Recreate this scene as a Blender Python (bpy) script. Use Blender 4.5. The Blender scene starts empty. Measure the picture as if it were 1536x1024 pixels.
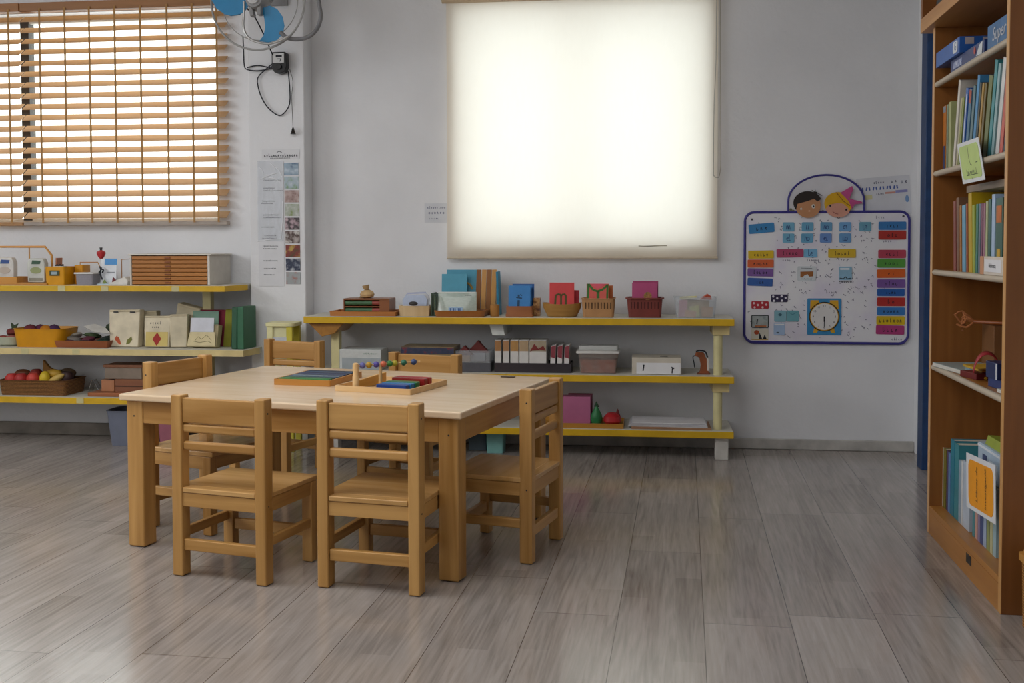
import bpy, math, random
from mathutils import Vector, Matrix, Euler
R = math.radians
C = bpy.context.scene.collection
random.seed(7)

# ------------------------------------------------------------------ colours and materials
def lin(c):
    if isinstance(c, str):
        c = [int(c[i:i+2], 16)/255 for i in (0, 2, 4)]
    return tuple((v/12.92 if v <= 0.04045 else ((v+0.055)/1.055)**2.4) for v in c)
def scale(c, k): return tuple(min(1, v*k) for v in c)
_mats = {}
def base_mat(name):
    m = bpy.data.materials.new(name); m.use_nodes = True
    nt = m.node_tree
    return m, nt, nt.nodes['Principled BSDF'], nt.nodes['Material Output']
def paint(col, rough=0.55, var=0.06, spec=0.4, scale_=14.0, bump=0.0, metal=0.0):
    """plain paint / paper / plastic with a slight procedural mottling"""
    key = ('paint', col, rough, var, spec, scale_, bump, metal)
    if key in _mats: return _mats[key]
    m, nt, b, out = base_mat('paint_' + str(len(_mats)))
    c = lin(col)
    tc = nt.nodes.new('ShaderNodeTexCoord'); no = nt.nodes.new('ShaderNodeTexNoise')
    no.inputs['Scale'].default_value = scale_; no.inputs['Detail'].default_value = 4
    nt.links.new(tc.outputs['Object'], no.inputs['Vector'])
    rp = nt.nodes.new('ShaderNodeValToRGB')
    rp.color_ramp.elements[0].position = 0.3; rp.color_ramp.elements[1].position = 0.7
    rp.color_ramp.elements[0].color = (*scale(c, 1-var*1.6), 1); rp.color_ramp.elements[1].color = (*scale(c, 1+var), 1)
    nt.links.new(no.outputs['Fac'], rp.inputs['Fac']); nt.links.new(rp.outputs['Color'], b.inputs['Base Color'])
    b.inputs['Roughness'].default_value = rough; b.inputs['Specular IOR Level'].default_value = spec
    b.inputs['Metallic'].default_value = metal
    if bump:
        bp = nt.nodes.new('ShaderNodeBump'); bp.inputs['Strength'].default_value = bump; bp.inputs['Distance'].default_value = 0.01
        nt.links.new(no.outputs['Fac'], bp.inputs['Height']); nt.links.new(bp.outputs['Normal'], b.inputs['Normal'])
    _mats[key] = m
    return m
def wood(light, dark, axis='x', rough=0.38, fine=1.0):
    """grain running along one local axis"""
    key = ('wood', light, dark, axis, rough, fine)
    if key in _mats: return _mats[key]
    m, nt, b, out = base_mat('wood_%s_%d' % (axis, len(_mats)))
    tc = nt.nodes.new('ShaderNodeTexCoord'); oi = nt.nodes.new('ShaderNodeObjectInfo')
    add = nt.nodes.new('ShaderNodeVectorMath'); add.operation = 'ADD'
    mul = nt.nodes.new('ShaderNodeMath'); mul.operation = 'MULTIPLY'; mul.inputs[1].default_value = 13.7
    nt.links.new(oi.outputs['Random'], mul.inputs[0])
    nt.links.new(tc.outputs['Object'], add.inputs[0]); nt.links.new(mul.outputs[0], add.inputs[1])
    mp = nt.nodes.new('ShaderNodeMapping')
    s = {'x': (1.6, 26, 26), 'y': (26, 1.6, 26), 'z': (26, 26, 1.6)}[axis]
    mp.inputs['Scale'].default_value = tuple(v*fine for v in s)
    nt.links.new(add.outputs[0], mp.inputs['Vector'])
    no = nt.nodes.new('ShaderNodeTexNoise'); no.inputs['Scale'].default_value = 1.0; no.inputs['Detail'].default_value = 5
    no.inputs['Distortion'].default_value = 0.7
    nt.links.new(mp.outputs[0], no.inputs['Vector'])
    n2 = nt.nodes.new('ShaderNodeTexNoise'); n2.inputs['Scale'].default_value = 0.28; n2.inputs['Detail'].default_value = 2
    nt.links.new(mp.outputs[0], n2.inputs['Vector'])
    mx = nt.nodes.new('ShaderNodeMath'); mx.operation = 'ADD'
    h1 = nt.nodes.new('ShaderNodeMath'); h1.operation = 'MULTIPLY'; h1.inputs[1].default_value = 0.5
    h2 = nt.nodes.new('ShaderNodeMath'); h2.operation = 'MULTIPLY'; h2.inputs[1].default_value = 0.5
    nt.links.new(no.outputs['Fac'], h1.inputs[0]); nt.links.new(n2.outputs['Fac'], h2.inputs[0])
    nt.links.new(h1.outputs[0], mx.inputs[0]); nt.links.new(h2.outputs[0], mx.inputs[1])
    rp = nt.nodes.new('ShaderNodeValToRGB')
    rp.color_ramp.elements[0].position = 0.34; rp.color_ramp.elements[1].position = 0.62
    rp.color_ramp.elements[0].color = (*lin(dark), 1); rp.color_ramp.elements[1].color = (*lin(light), 1)
    nt.links.new(mx.outputs[0], rp.inputs['Fac']); nt.links.new(rp.outputs['Color'], b.inputs['Base Color'])
    b.inputs['Roughness'].default_value = rough; b.inputs['Specular IOR Level'].default_value = 0.45
    _mats[key] = m
    return m
PINE = ('c99a5a', '9c6d30')
def pine(axis): return wood(PINE[0], PINE[1], axis)
def beech(axis): return wood('e2bf8d', 'cda36a', axis)
def oak(axis): return wood('a9662f', '8b4c1f', axis, 0.42)
def tan(axis): return wood('b9783f', '9b5e2c', axis, 0.5)
def choc(axis): return wood('8a5a3c', '6f4329', axis, 0.5)
def clear(tint='ffffff', alpha=0.35, rough=0.15):
    """thin clear plastic: part transparent, part glossy/diffuse"""
    key = ('clear', tint, alpha, rough)
    if key in _mats: return _mats[key]
    m, nt, b, out = base_mat('clear_%d' % len(_mats))
    b.inputs['Base Color'].default_value = (*lin(tint), 1); b.inputs['Roughness'].default_value = rough
    no = nt.nodes.new('ShaderNodeTexNoise'); no.inputs['Scale'].default_value = 9
    tr = nt.nodes.new('ShaderNodeBsdfTransparent'); tr.inputs['Color'].default_value = (*lin(tint), 1)
    mx = nt.nodes.new('ShaderNodeMixShader')
    mr = nt.nodes.new('ShaderNodeMapRange'); mr.inputs['To Min'].default_value = max(0, alpha-0.1); mr.inputs['To Max'].default_value = min(1, alpha+0.1)
    nt.links.new(no.outputs['Fac'], mr.inputs['Value']); nt.links.new(mr.outputs[0], mx.inputs['Fac'])
    nt.links.new(tr.outputs[0], mx.inputs[1]); nt.links.new(b.outputs[0], mx.inputs[2])
    nt.links.new(mx.outputs[0], out.inputs['Surface'])
    _mats[key] = m
    return m
def wicker(light, dark, sc=90):
    key = ('wicker', light, dark, sc)
    if key in _mats: return _mats[key]
    m, nt, b, out = base_mat('wicker_%d' % len(_mats))
    tc = nt.nodes.new('ShaderNodeTexCoord')
    wv = nt.nodes.new('ShaderNodeTexWave'); wv.wave_type = 'BANDS'; wv.bands_direction = 'Z'
    wv.inputs['Scale'].default_value = sc/3.0; wv.inputs['Distortion'].default_value = 3.0; wv.inputs['Detail Scale'].default_value = 6
    nt.links.new(tc.outputs['Object'], wv.inputs['Vector'])
    rp = nt.nodes.new('ShaderNodeValToRGB')
    rp.color_ramp.elements[0].color = (*lin(dark), 1); rp.color_ramp.elements[1].color = (*lin(light), 1)
    nt.links.new(wv.outputs['Fac'], rp.inputs['Fac']); nt.links.new(rp.outputs['Color'], b.inputs['Base Color'])
    bp = nt.nodes.new('ShaderNodeBump'); bp.inputs['Strength'].default_value = 0.8; bp.inputs['Distance'].default_value = 0.01
    nt.links.new(wv.outputs['Fac'], bp.inputs['Height']); nt.links.new(bp.outputs['Normal'], b.inputs['Normal'])
    b.inputs['Roughness'].default_value = 0.7
    _mats[key] = m
    return m
def picture(cols, sc=18.0, seed=0.0):
    """blotchy printed picture from a few colours"""
    key = ('picture', tuple(cols), sc, seed)
    if key in _mats: return _mats[key]
    m, nt, b, out = base_mat('picture_%d' % len(_mats))
    tc = nt.nodes.new('ShaderNodeTexCoord'); mp = nt.nodes.new('ShaderNodeMapping')
    mp.inputs['Location'].default_value = (seed*3.1, seed*1.7, seed*2.3)
    no = nt.nodes.new('ShaderNodeTexNoise'); no.inputs['Scale'].default_value = sc; no.inputs['Detail'].default_value = 3
    nt.links.new(tc.outputs['Object'], mp.inputs[0]); nt.links.new(mp.outputs[0], no.inputs['Vector'])
    rp = nt.nodes.new('ShaderNodeValToRGB'); rp.color_ramp.interpolation = 'EASE'
    els = rp.color_ramp.elements
    n = len(cols)
    els[0].position = 0.32; els[0].color = (*lin(cols[0]), 1); els[1].position = 0.68; els[1].color = (*lin(cols[-1]), 1)
    for i, c in enumerate(cols[1:-1], 1):
        e = els.new(0.32 + 0.36*i/(n-1)); e.color = (*lin(c), 1)
    nt.links.new(no.outputs['Fac'], rp.inputs['Fac']); nt.links.new(rp.outputs['Color'], b.inputs['Base Color'])
    b.inputs['Roughness'].default_value = 0.4
    _mats[key] = m
    return m

# ------------------------------------------------------------------ mesh building
class MB:
    def __init__(s): s.v = []; s.f = []
    def add(s, vs, fs):
        o = len(s.v); s.v += [tuple(v) for v in vs]; s.f += [tuple(i+o for i in f) for f in fs]; return s
    def box(s, x0, x1, y0, y1, z0, z1, M=None):
        vs = [Vector(p) for p in ((x0,y0,z0),(x1,y0,z0),(x1,y1,z0),(x0,y1,z0),(x0,y0,z1),(x1,y0,z1),(x1,y1,z1),(x0,y1,z1))]
        if M is not None: vs = [M @ v for v in vs]
        return s.add(vs, [(0,3,2,1),(4,5,6,7),(0,1,5,4),(1,2,6,5),(2,3,7,6),(3,0,4,7)])
    def rbox(s, x0, x1, y0, y1, z0, z1, r=0.02, n=4, taper=0.0, M=None):
        """box with rounded vertical corners; taper grows the top outline outward"""
        def ring(e, z):
            out = []
            rr = max(1e-4, r)
            for cx, cy, a0 in ((x1-rr, y1-rr, 0), (x0+rr, y1-rr, 90), (x0+rr, y0+rr, 180), (x1-rr, y0+rr, 270)):
                for k in range(n+1):
                    a = R(a0 + 90*k/n)
                    out.append((cx + (rr+e)*math.cos(a) , cy + (rr+e)*math.sin(a), z))
            return out
        a, b = ring(0, z0), ring(taper, z1); N = len(a)
        vs = [Vector(p) for p in a+b]
        if M is not None: vs = [M @ v for v in vs]
        return s.add(vs, [tuple(range(N-1, -1, -1)), tuple(range(N, 2*N))] + [(i, (i+1) % N, N+(i+1) % N, N+i) for i in range(N)])
    def open_box(s, x0, x1, y0, y1, z0, z1, t=0.004, r=0.015, taper=0.0, n=4, lip=0.0, floor=None):
        """tray / tub / basket: outer wall, rim, inner wall, floor"""
        def ring(e, z):
            out = []
            for cx, cy, a0 in ((x1-r, y1-r, 0), (x0+r, y1-r, 90), (x0+r, y0+r, 180), (x1-r, y0+r, 270)):
                for k in range(n+1):
                    a = R(a0 + 90*k/n); out.append((cx + max(1e-4, r+e)*math.cos(a), cy + max(1e-4, r+e)*math.sin(a), z))
            return out
        fl = t if floor is None else floor
        rings = [ring(0, z0), ring(taper, z1)]
        if lip: rings = [ring(0, z0), ring(taper, z1-lip*0.8), ring(taper+lip, z1-lip*0.8), ring(taper+lip, z1)]
        rings += [ring(taper-t, z1), ring(-t, z0+fl)]
        N = len(rings[0]); vs = [p for rg in rings for p in rg]; fs = [tuple(range(N-1, -1, -1))]
        for k in range(len(rings)-1):
            fs += [(k*N+i, k*N+(i+1) % N, (k+1)*N+(i+1) % N, (k+1)*N+i) for i in range(N)]
        L = (len(rings)-1)*N
        fs.append(tuple(range(L, L+N)))
        return s.add(vs, fs)
    def cyl(s, p0, p1, r0, r1=None, n=16):
        r1 = r0 if r1 is None else r1
        p0, p1 = Vector(p0), Vector(p1); d = (p1-p0).normalized(); q = d.to_track_quat('Z', 'Y')
        a = [p0 + q @ Vector((r0*math.cos(2*math.pi*i/n), r0*math.sin(2*math.pi*i/n), 0)) for i in range(n)]
        b = [p1 + q @ Vector((r1*math.cos(2*math.pi*i/n), r1*math.sin(2*math.pi*i/n), 0)) for i in range(n)]
        return s.add(a+b, [tuple(range(n-1, -1, -1)), tuple(range(n, 2*n))] + [(i, (i+1) % n, n+(i+1) % n, n+i) for i in range(n)])
    def tube(s, pts, r, n=8, smooth=3, closed=False):
        P = [Vector(p) for p in pts]
        if smooth > 1:
            Q = []; m = len(P)
            rng = range(m if closed else m-1)
            for i in rng:
                p0 = P[(i-1) % m] if (closed or i > 0) else P[0]; p1 = P[i]; p2 = P[(i+1) % m]
                p3 = P[(i+2) % m] if (closed or i+2 < m) else P[-1]
                for k in range(smooth):
                    t = k/smooth
                    Q.append(0.5*((2*p1) + (p2-p0)*t + (2*p0-5*p1+4*p2-p3)*t*t + (3*p1-p0-3*p2+p3)*t**3))
            if not closed: Q.append(P[-1])
            P = Q
        m = len(P); vs = []; ref = Vector((0.13, 0.3, 0.95))
        for i in range(m):
            a = P[(i-1) % m] if (closed or i > 0) else P[i]; b = P[(i+1) % m] if (closed or i < m-1) else P[i]
            d = (b-a)
            if d.length < 1e-9: d = Vector((0, 0, 1))
            d.normalize(); u = d.cross(ref)
            if u.length < 1e-3: u = d.cross(Vector((1, 0, 0)))
            u.normalize(); w = d.cross(u)
            vs += [P[i] + r*(math.cos(2*math.pi*k/n)*u + math.sin(2*math.pi*k/n)*w) for k in range(n)]
        fs = []
        for i in range(m if closed else m-1):
            j = (i+1) % m
            fs += [(i*n+k, i*n+(k+1) % n, j*n+(k+1) % n, j*n+k) for k in range(n)]
        if not closed: fs += [tuple(range(n-1, -1, -1)), tuple(range((m-1)*n, m*n))]
        return s.add(vs, fs)
    def lathe(s, prof, c=(0, 0, 0), n=24, M=None):
        vs = []; m = len(prof)
        for r, z in prof:
            vs += [Vector((c[0]+r*math.cos(2*math.pi*k/n), c[1]+r*math.sin(2*math.pi*k/n), c[2]+z)) for k in range(n)]
        if M is not None: vs = [M @ v for v in vs]
        fs = [(i*n+k, i*n+(k+1) % n, (i+1)*n+(k+1) % n, (i+1)*n+k) for i in range(m-1) for k in range(n)]
        fs += [tuple(range(n-1, -1, -1)), tuple(range((m-1)*n, m*n))]
        return s.add(vs, fs)
    def prism(s, poly, y0, y1, M=None):
        """outline in x-z, extruded along y"""
        n = len(poly); vs = [Vector((x, y0, z)) for x, z in poly] + [Vector((x, y1, z)) for x, z in poly]
        if M is not None: vs = [M @ v for v in vs]
        return s.add(vs, [tuple(range(n)), tuple(range(2*n-1, n-1, -1))] + [((i+1) % n, i, n+i, n+(i+1) % n) for i in range(n)])
    def ball(s, c, r, n=14, m=9, sq=(1, 1, 1), M=None, noise=0.0):
        vs = []; rnd = random.Random(int(1e4*abs(c[0]+c[1]+c[2]))+3)
        for j in range(m+1):
            t = math.pi*j/m
            for i in range(n):
                a = 2*math.pi*i/n; k = 1+noise*(rnd.random()-0.5)
                vs.append(Vector((c[0]+r*sq[0]*k*math.sin(t)*math.cos(a), c[1]+r*sq[1]*k*math.sin(t)*math.sin(a), c[2]+r*sq[2]*k*math.cos(t))))
        if M is not None: vs = [M @ v for v in vs]
        return s.add(vs, [(j*n+i, (j+1)*n+i, (j+1)*n+(i+1) % n, j*n+(i+1) % n) for j in range(m) for i in range(n)])
    def ribbon(s, pts, w, y=0.0):
        """flat pen stroke in the x-z plane, facing -y"""
        for (xa, za), (xb, zb) in zip(pts[:-1], pts[1:]):
            d = Vector((xb-xa, zb-za)); L = d.length
            if L < 1e-7: continue
            nx, nz = -d.y/L*w/2, d.x/L*w/2
            s.add([(xa-nx, y, za-nz), (xb-nx, y, zb-nz), (xb+nx, y, zb+nz), (xa+nx, y, za+nz)], [(0, 1, 2, 3)])
        return s
    def build(s, name, mat, parent=None, loc=(0, 0, 0), rot=(0, 0, 0), bevel=0.0, seg=2, flat=False, sharp=38):
        me = bpy.data.meshes.new(name); me.from_pydata(s.v, [], s.f); me.update()
        me.materials.append(mat)
        if not flat:
            me.polygons.foreach_set('use_smooth', [True]*len(me.polygons))
            me.set_sharp_from_angle(angle=R(sharp))
        o = bpy.data.objects.new(name, me); C.objects.link(o)
        o.location = loc; o.rotation_euler = rot
        if parent is not None: o.parent = parent
        if bevel:
            md = o.modifiers.new('bevel', 'BEVEL'); md.width = bevel; md.segments = seg; md.limit_method = 'ANGLE'; md.angle_limit = R(40)
            md.harden_normals = True
        return o

def tag(o, label, cat, group=None, kind=None):
    o['label'] = label; o['category'] = cat
    if group: o['group'] = group
    if kind: o['kind'] = kind
    return o
def thing(name, label, cat, loc=(0, 0, 0), rz=0.0, group=None, rot=None):
    o = bpy.data.objects.new(name, None); C.objects.link(o); o.empty_display_size = 0.05
    o.location = loc; o.rotation_euler = rot if rot is not None else (0, 0, rz)
    return tag(o, label, cat, group)
def struct(o): o['kind'] = 'structure'; return o
def copy_tree(o, parent=None):
    c = o.copy(); C.objects.link(c); c.parent = parent
    for ch in [x for x in C.objects if x.parent == o]: copy_tree(ch, c)
    return c
def lettering(body, size, mat, parent, loc, rot=(R(90), 0, 0), name='lettering', align='CENTER', shear=0.0, xs=1.0):
    cu = bpy.data.curves.new(name, 'FONT'); cu.body = body; cu.size = size; cu.align_x = align; cu.align_y = 'CENTER'; cu.shear = shear
    cu.resolution_u = 3
    t = bpy.data.objects.new(name, cu); C.objects.link(t)
    bpy.context.view_layer.update()
    me = bpy.data.meshes.new_from_object(t.evaluated_get(bpy.context.evaluated_depsgraph_get()))
    C.objects.unlink(t); bpy.data.objects.remove(t); bpy.data.curves.remove(cu)
    me.materials.clear(); me.materials.append(mat)
    o = bpy.data.objects.new(name, me); C.objects.link(o); o.parent = parent; o.location = loc; o.rotation_euler = rot; o.scale = (xs, 1, 1)
    return o
def handwriting(mb, x0, z0, w, h, seed, pen=0.0012, y=0.0):
    """a run of small handwritten letter strokes"""
    rnd = random.Random(seed); n = max(2, int(w/(h*0.75)))
    for i in range(n):
        cx = x0 + w*(i+0.5)/n; a = h*0.5
        k = rnd.randint(0, 4); tall = rnd.random() < 0.3
        if k == 0: pts = [(cx-a*.35, z0+(h if tall else h*.6)), (cx-a*.35, z0), (cx+a*.1, z0), (cx+a*.35, z0+h*.3)]
        elif k == 1: pts = [(cx-a*.4, z0), (cx-a*.3, z0+h*.55), (cx, z0+h*.6), (cx+a*.2, z0)]
        elif k == 2: pts = [(cx+a*.3, z0+h*.5), (cx-a*.2, z0+h*.55), (cx-a*.4, z0+h*.2), (cx, z0), (cx+a*.4, z0+h*.2), (cx+a*.3, z0+h*.5)]
        elif k == 3: pts = [(cx-a*.4, z0+h*.3), (cx+a*.3, z0+h*.4), (cx, z0+h*.6), (cx-a*.35, z0+h*.25), (cx+a*.3, z0)]
        else: pts = [(cx, z0+(h if tall else h*.6)), (cx-a*.1, z0), (cx+a*.3, z0+h*.1)]
        mb.ribbon(pts, pen, y)
    return mb
INK = paint('20242e', 0.6, 0.02)
INKB = paint('2d3f7a', 0.6, 0.02)

# ================================================================== SETTING
YW = 6.12           # inner face of the back wall
def wall_material():
    m, nt, b, out = base_mat('plaster')
    tc = nt.nodes.new('ShaderNodeTexCoord')
    n1 = nt.nodes.new('ShaderNodeTexNoise'); n1.inputs['Scale'].default_value = 1.7; n1.inputs['Detail'].default_value = 5
    n2 = nt.nodes.new('ShaderNodeTexNoise'); n2.inputs['Scale'].default_value = 38; n2.inputs['Detail'].default_value = 6
    nt.links.new(tc.outputs['Object'], n1.inputs['Vector']); nt.links.new(tc.outputs['Object'], n2.inputs['Vector'])
    rp = nt.nodes.new('ShaderNodeValToRGB'); rp.color_ramp.elements[0].position = 0.3; rp.color_ramp.elements[1].position = 0.66
    rp.color_ramp.elements[0].color = (*lin('dddee1'), 1); rp.color_ramp.elements[1].color = (*lin('e8e9ec'), 1)
    nt.links.new(n1.outputs['Fac'], rp.inputs['Fac']); nt.links.new(rp.outputs['Color'], b.inputs['Base Color'])
    bp = nt.nodes.new('ShaderNodeBump'); bp.inputs['Strength'].default_value = 0.25; bp.inputs['Distance'].default_value = 0.01
    nt.links.new(n2.outputs['Fac'], bp.inputs['Height']); nt.links.new(bp.outputs['Normal'], b.inputs['Normal'])
    b.inputs['Roughness'].default_value = 0.75; b.inputs['Specular IOR Level'].default_value = 0.25
    return m
PLASTER = wall_material()
def floor_material():
    m, nt, b, out = base_mat('grey_wood_planks')
    tc = nt.nodes.new('ShaderNodeTexCoord'); mp = nt.nodes.new('ShaderNodeMapping')
    mp.inputs['Rotation'].default_value = (0, 0, R(-87.9)); mp.inputs['Location'].default_value = (0.37, 0.062, 0)
    nt.links.new(tc.outputs['Object'], mp.inputs['Vector'])
    def shifted(row_h, length):
        sp = nt.nodes.new('ShaderNodeSeparateXYZ'); nt.links.new(mp.outputs[0], sp.inputs[0])
        dv = nt.nodes.new('ShaderNodeMath'); dv.operation = 'DIVIDE'; dv.inputs[1].default_value = row_h; nt.links.new(sp.outputs['Y'], dv.inputs[0])
        fl = nt.nodes.new('ShaderNodeMath'); fl.operation = 'FLOOR'; nt.links.new(dv.outputs[0], fl.inputs[0])
        wn = nt.nodes.new('ShaderNodeTexWhiteNoise'); wn.noise_dimensions = '1D'; nt.links.new(fl.outputs[0], wn.inputs['W'])
        ml = nt.nodes.new('ShaderNodeMath'); ml.operation = 'MULTIPLY'; ml.inputs[1].default_value = length; nt.links.new(wn.outputs['Value'], ml.inputs[0])
        ad = nt.nodes.new('ShaderNodeMath'); ad.operation = 'ADD'; nt.links.new(sp.outputs['X'], ad.inputs[0]); nt.links.new(ml.outputs[0], ad.inputs[1])
        cb = nt.nodes.new('ShaderNodeCombineXYZ'); nt.links.new(ad.outputs[0], cb.inputs['X']); nt.links.new(sp.outputs['Y'], cb.inputs['Y'])
        return cb.outputs[0]
    br = nt.nodes.new('ShaderNodeTexBrick'); br.offset = 0.0
    br.inputs['Scale'].default_value = 1.0; br.inputs['Brick Width'].default_value = 1.28; br.inputs['Row Height'].default_value = 0.262
    br.inputs['Mortar Size'].default_value = 0.0013; br.inputs['Mortar Smooth'].default_value = 0.3; br.inputs['Bias'].default_value = 0.0
    br.inputs['Color1'].default_value = (0, 0, 0, 1); br.inputs['Color2'].default_value = (1, 1, 1, 1); br.inputs['Mortar'].default_value = (0.5, 0.5, 0.5, 1)
    nt.links.new(shifted(0.262, 1.28), br.inputs['Vector'])
    # narrower printed strips inside each board
    b2 = nt.nodes.new('ShaderNodeTexBrick'); b2.offset = 0.0; b2.inputs['Scale'].default_value = 1.0
    b2.inputs['Brick Width'].default_value = 0.75; b2.inputs['Row Height'].default_value = 0.0873; b2.inputs['Mortar Size'].default_value = 0.0
    b2.inputs['Color1'].default_value = (0, 0, 0, 1); b2.inputs['Color2'].default_value = (1, 1, 1, 1)
    nt.links.new(shifted(0.0873, 0.75), b2.inputs['Vector'])
    sc = nt.nodes.new('ShaderNodeMapping'); sc.inputs['Scale'].default_value = (1.8, 24, 1)
    nt.links.new(mp.outputs[0], sc.inputs['Vector'])
    g = nt.nodes.new('ShaderNodeTexNoise'); g.inputs['Scale'].default_value = 1.0; g.inputs['Detail'].default_value = 8; g.inputs['Distortion'].default_value = 1.6
    nt.links.new(sc.outputs[0], g.inputs['Vector'])
    s2 = nt.nodes.new('ShaderNodeMapping'); s2.inputs['Scale'].default_value = (5, 90, 1)
    nt.links.new(mp.outputs[0], s2.inputs['Vector'])
    g2 = nt.nodes.new('ShaderNodeTexNoise'); g2.inputs['Scale'].default_value = 1.0; g2.inputs['Detail'].default_value = 6
    nt.links.new(s2.outputs[0], g2.inputs['Vector'])
    def mad(src, k):
        n = nt.nodes.new('ShaderNodeMath'); n.operation = 'MULTIPLY'; n.inputs[1].default_value = k; nt.links.new(src, n.inputs[0]); return n.outputs[0]
    def plus(a, c):
        n = nt.nodes.new('ShaderNodeMath'); n.operation = 'ADD'; nt.links.new(a, n.inputs[0]); nt.links.new(c, n.inputs[1]); return n.outputs[0]
    tot = plus(plus(mad(br.outputs['Color'], 0.13), mad(b2.outputs['Color'], 0.11)), plus(mad(g.outputs['Fac'], 0.46), mad(g2.outputs['Fac'], 0.32)))
    rp = nt.nodes.new('ShaderNodeValToRGB'); e = rp.color_ramp.elements
    e[0].position = 0.28; e[0].color = (*lin('746c66'), 1); e[1].position = 0.76; e[1].color = (*lin('b3aba5'), 1)
    k = e.new(0.5); k.color = (*lin('99918b'), 1)
    nt.links.new(tot, rp.inputs['Fac'])
    mx = nt.nodes.new('ShaderNodeMixRGB'); mx.inputs['Color2'].default_value = (*lin('4a4440'), 1)
    nt.links.new(br.outputs['Fac'], mx.inputs['Fac']); nt.links.new(rp.outputs['Color'], mx.inputs['Color1'])
    nt.links.new(mx.outputs[0], b.inputs['Base Color'])
    rr = nt.nodes.new('ShaderNodeMapRange'); rr.inputs['To Min'].default_value = 0.12; rr.inputs['To Max'].default_value = 0.21
    nt.links.new(g.outputs['Fac'], rr.inputs['Value']); nt.links.new(rr.outputs[0], b.inputs['Roughness'])
    bp = nt.nodes.new('ShaderNodeBump'); bp.inputs['Strength'].default_value = 0.04; bp.inputs['Distance'].default_value = 0.01
    nt.links.new(g2.outputs['Fac'], bp.inputs['Height']); nt.links.new(bp.outputs['Normal'], b.inputs['Normal'])
    b.inputs['Specular IOR Level'].default_value = 0.75
    return m
XL, XR, YF, ZC = -5.6, 1.485, -2.6, 2.95
struct(MB().box(XL, XR, YF, YW, -0.06, 0).build('floor', floor_material(), flat=True))
struct(MB().box(XL-.1, XR+.1, YF, YW+.25, ZC, ZC+.08).build('ceiling', paint('e6e4e0', 0.8, 0.02), flat=True))
# back wall with two window openings
W1 = (-5.05, -2.53, 1.30, 2.56)      # left window
W2 = (-1.078, 0.348, 1.155, 2.51)     # centre window
wb = MB()
T = 0.22
for (a, b, z0, z1) in ((XL, W1[0], 0, ZC), (W1[0], W1[1], 0, W1[2]), (W1[0], W1[1], W1[3], ZC), (W1[1], W2[0], 0, ZC),
                       (W2[0], W2[1], 0, W2[2]), (W2[0], W2[1], W2[3], ZC), (W2[1], XR, 0, ZC)):
    wb.box(a, b, YW, YW+T, z0, z1)
struct(wb.build('wall_back', PLASTER, flat=True))
struct(MB().box(-2.279, -1.945, 5.97, YW, 0, ZC).build('wall_pilaster', PLASTER, bevel=0.008))
struct(MB().box(XR, XR+.12, YF, YW+T, 0, ZC).build('wall_right', PLASTER, flat=True))
struct(MB().box(XL-.12, XL, YF, YW+T, 0, ZC).build('wall_left', PLASTER, flat=True))
struct(MB().box(XL-.1, XR+.1, YF-.12, YF, 0, ZC).build('wall_front', PLASTER, flat=True))
# skirting, a low uneven plaster ledge along the wall foot
SK = paint('b9b6b1', 0.7, 0.18, scale_=9, bump=0.4)
struct(MB().box(-1.945, XR, YW-.018, YW, 0, 0.06).build('baseboard_back', SK, bevel=0.006))
struct(MB().box(XL, -2.279, YW-.025, YW, 0, 0.075).build('baseboard_left', paint('8d857c', 0.8, 0.2, scale_=7, bump=0.4), bevel=0.006))
struct(MB().box(-2.289, -1.935, 5.955, 5.97, 0, 0.06).build('baseboard_pilaster', SK, bevel=0.005))
# blue door frame on the right wall beside the corner
struct(MB().box(1.405, XR, 5.62, 5.72, 0, 2.62).box(1.425, XR, 5.72, 5.80, 0, 2.62).build('trim_1', paint('1a3a66', 0.45, 0.12, scale_=20), bevel=0.004))
struct(MB().box(1.452, XR, 5.80, 5.84, 0, 2.62).build('trim_2', paint('d8d3cb', 0.6, 0.1), bevel=0.003))

# windows
GLASS = clear('f4f8f6', 0.06, 0.05)
fr = MB(); x0, x1, z0, z1 = W1
for a, b in ((x0, x0+.05), (x1-.025, x1)): fr.box(a, b, YW+.09, YW+.14, z0, z1)
fr.box(x0, x1, YW+.09, YW+.14, z0, z0+.02); fr.box(x0, x1, YW+.09, YW+.14, z1-.04, z1)
w1 = struct(fr.build('window_1', paint('d9d4cb', 0.4, 0.05)))
MB().box(-3.825, -3.77, YW+.085, YW+.145, z0+.01, z1-.01).build('mullion', paint('3a3531', 0.4, 0.05), w1)
MB().box(x0, x1, YW+.112, YW+.116, z0, z1).build('pane', GLASS, w1, flat=True)
fr = MB(); x0, x1, z0, z1 = W2
for a, b in ((x0, x0+.025), (-.412, -.368), (x1-.025, x1)): fr.box(a, b, YW+.105, YW+.16, z0, z1)
fr.box(x0, x1, YW+.13, YW+.17, z0, z0+.025); fr.box(x0, x1, YW+.13, YW+.17, z1-.025, z1)
w2 = struct(fr.build('window_2', paint('d9d6d0', 0.4, 0.05)))
MB().box(x0, x1, YW+.149, YW+.152, z0, z1).build('pane', GLASS, w2, flat=True)

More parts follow.
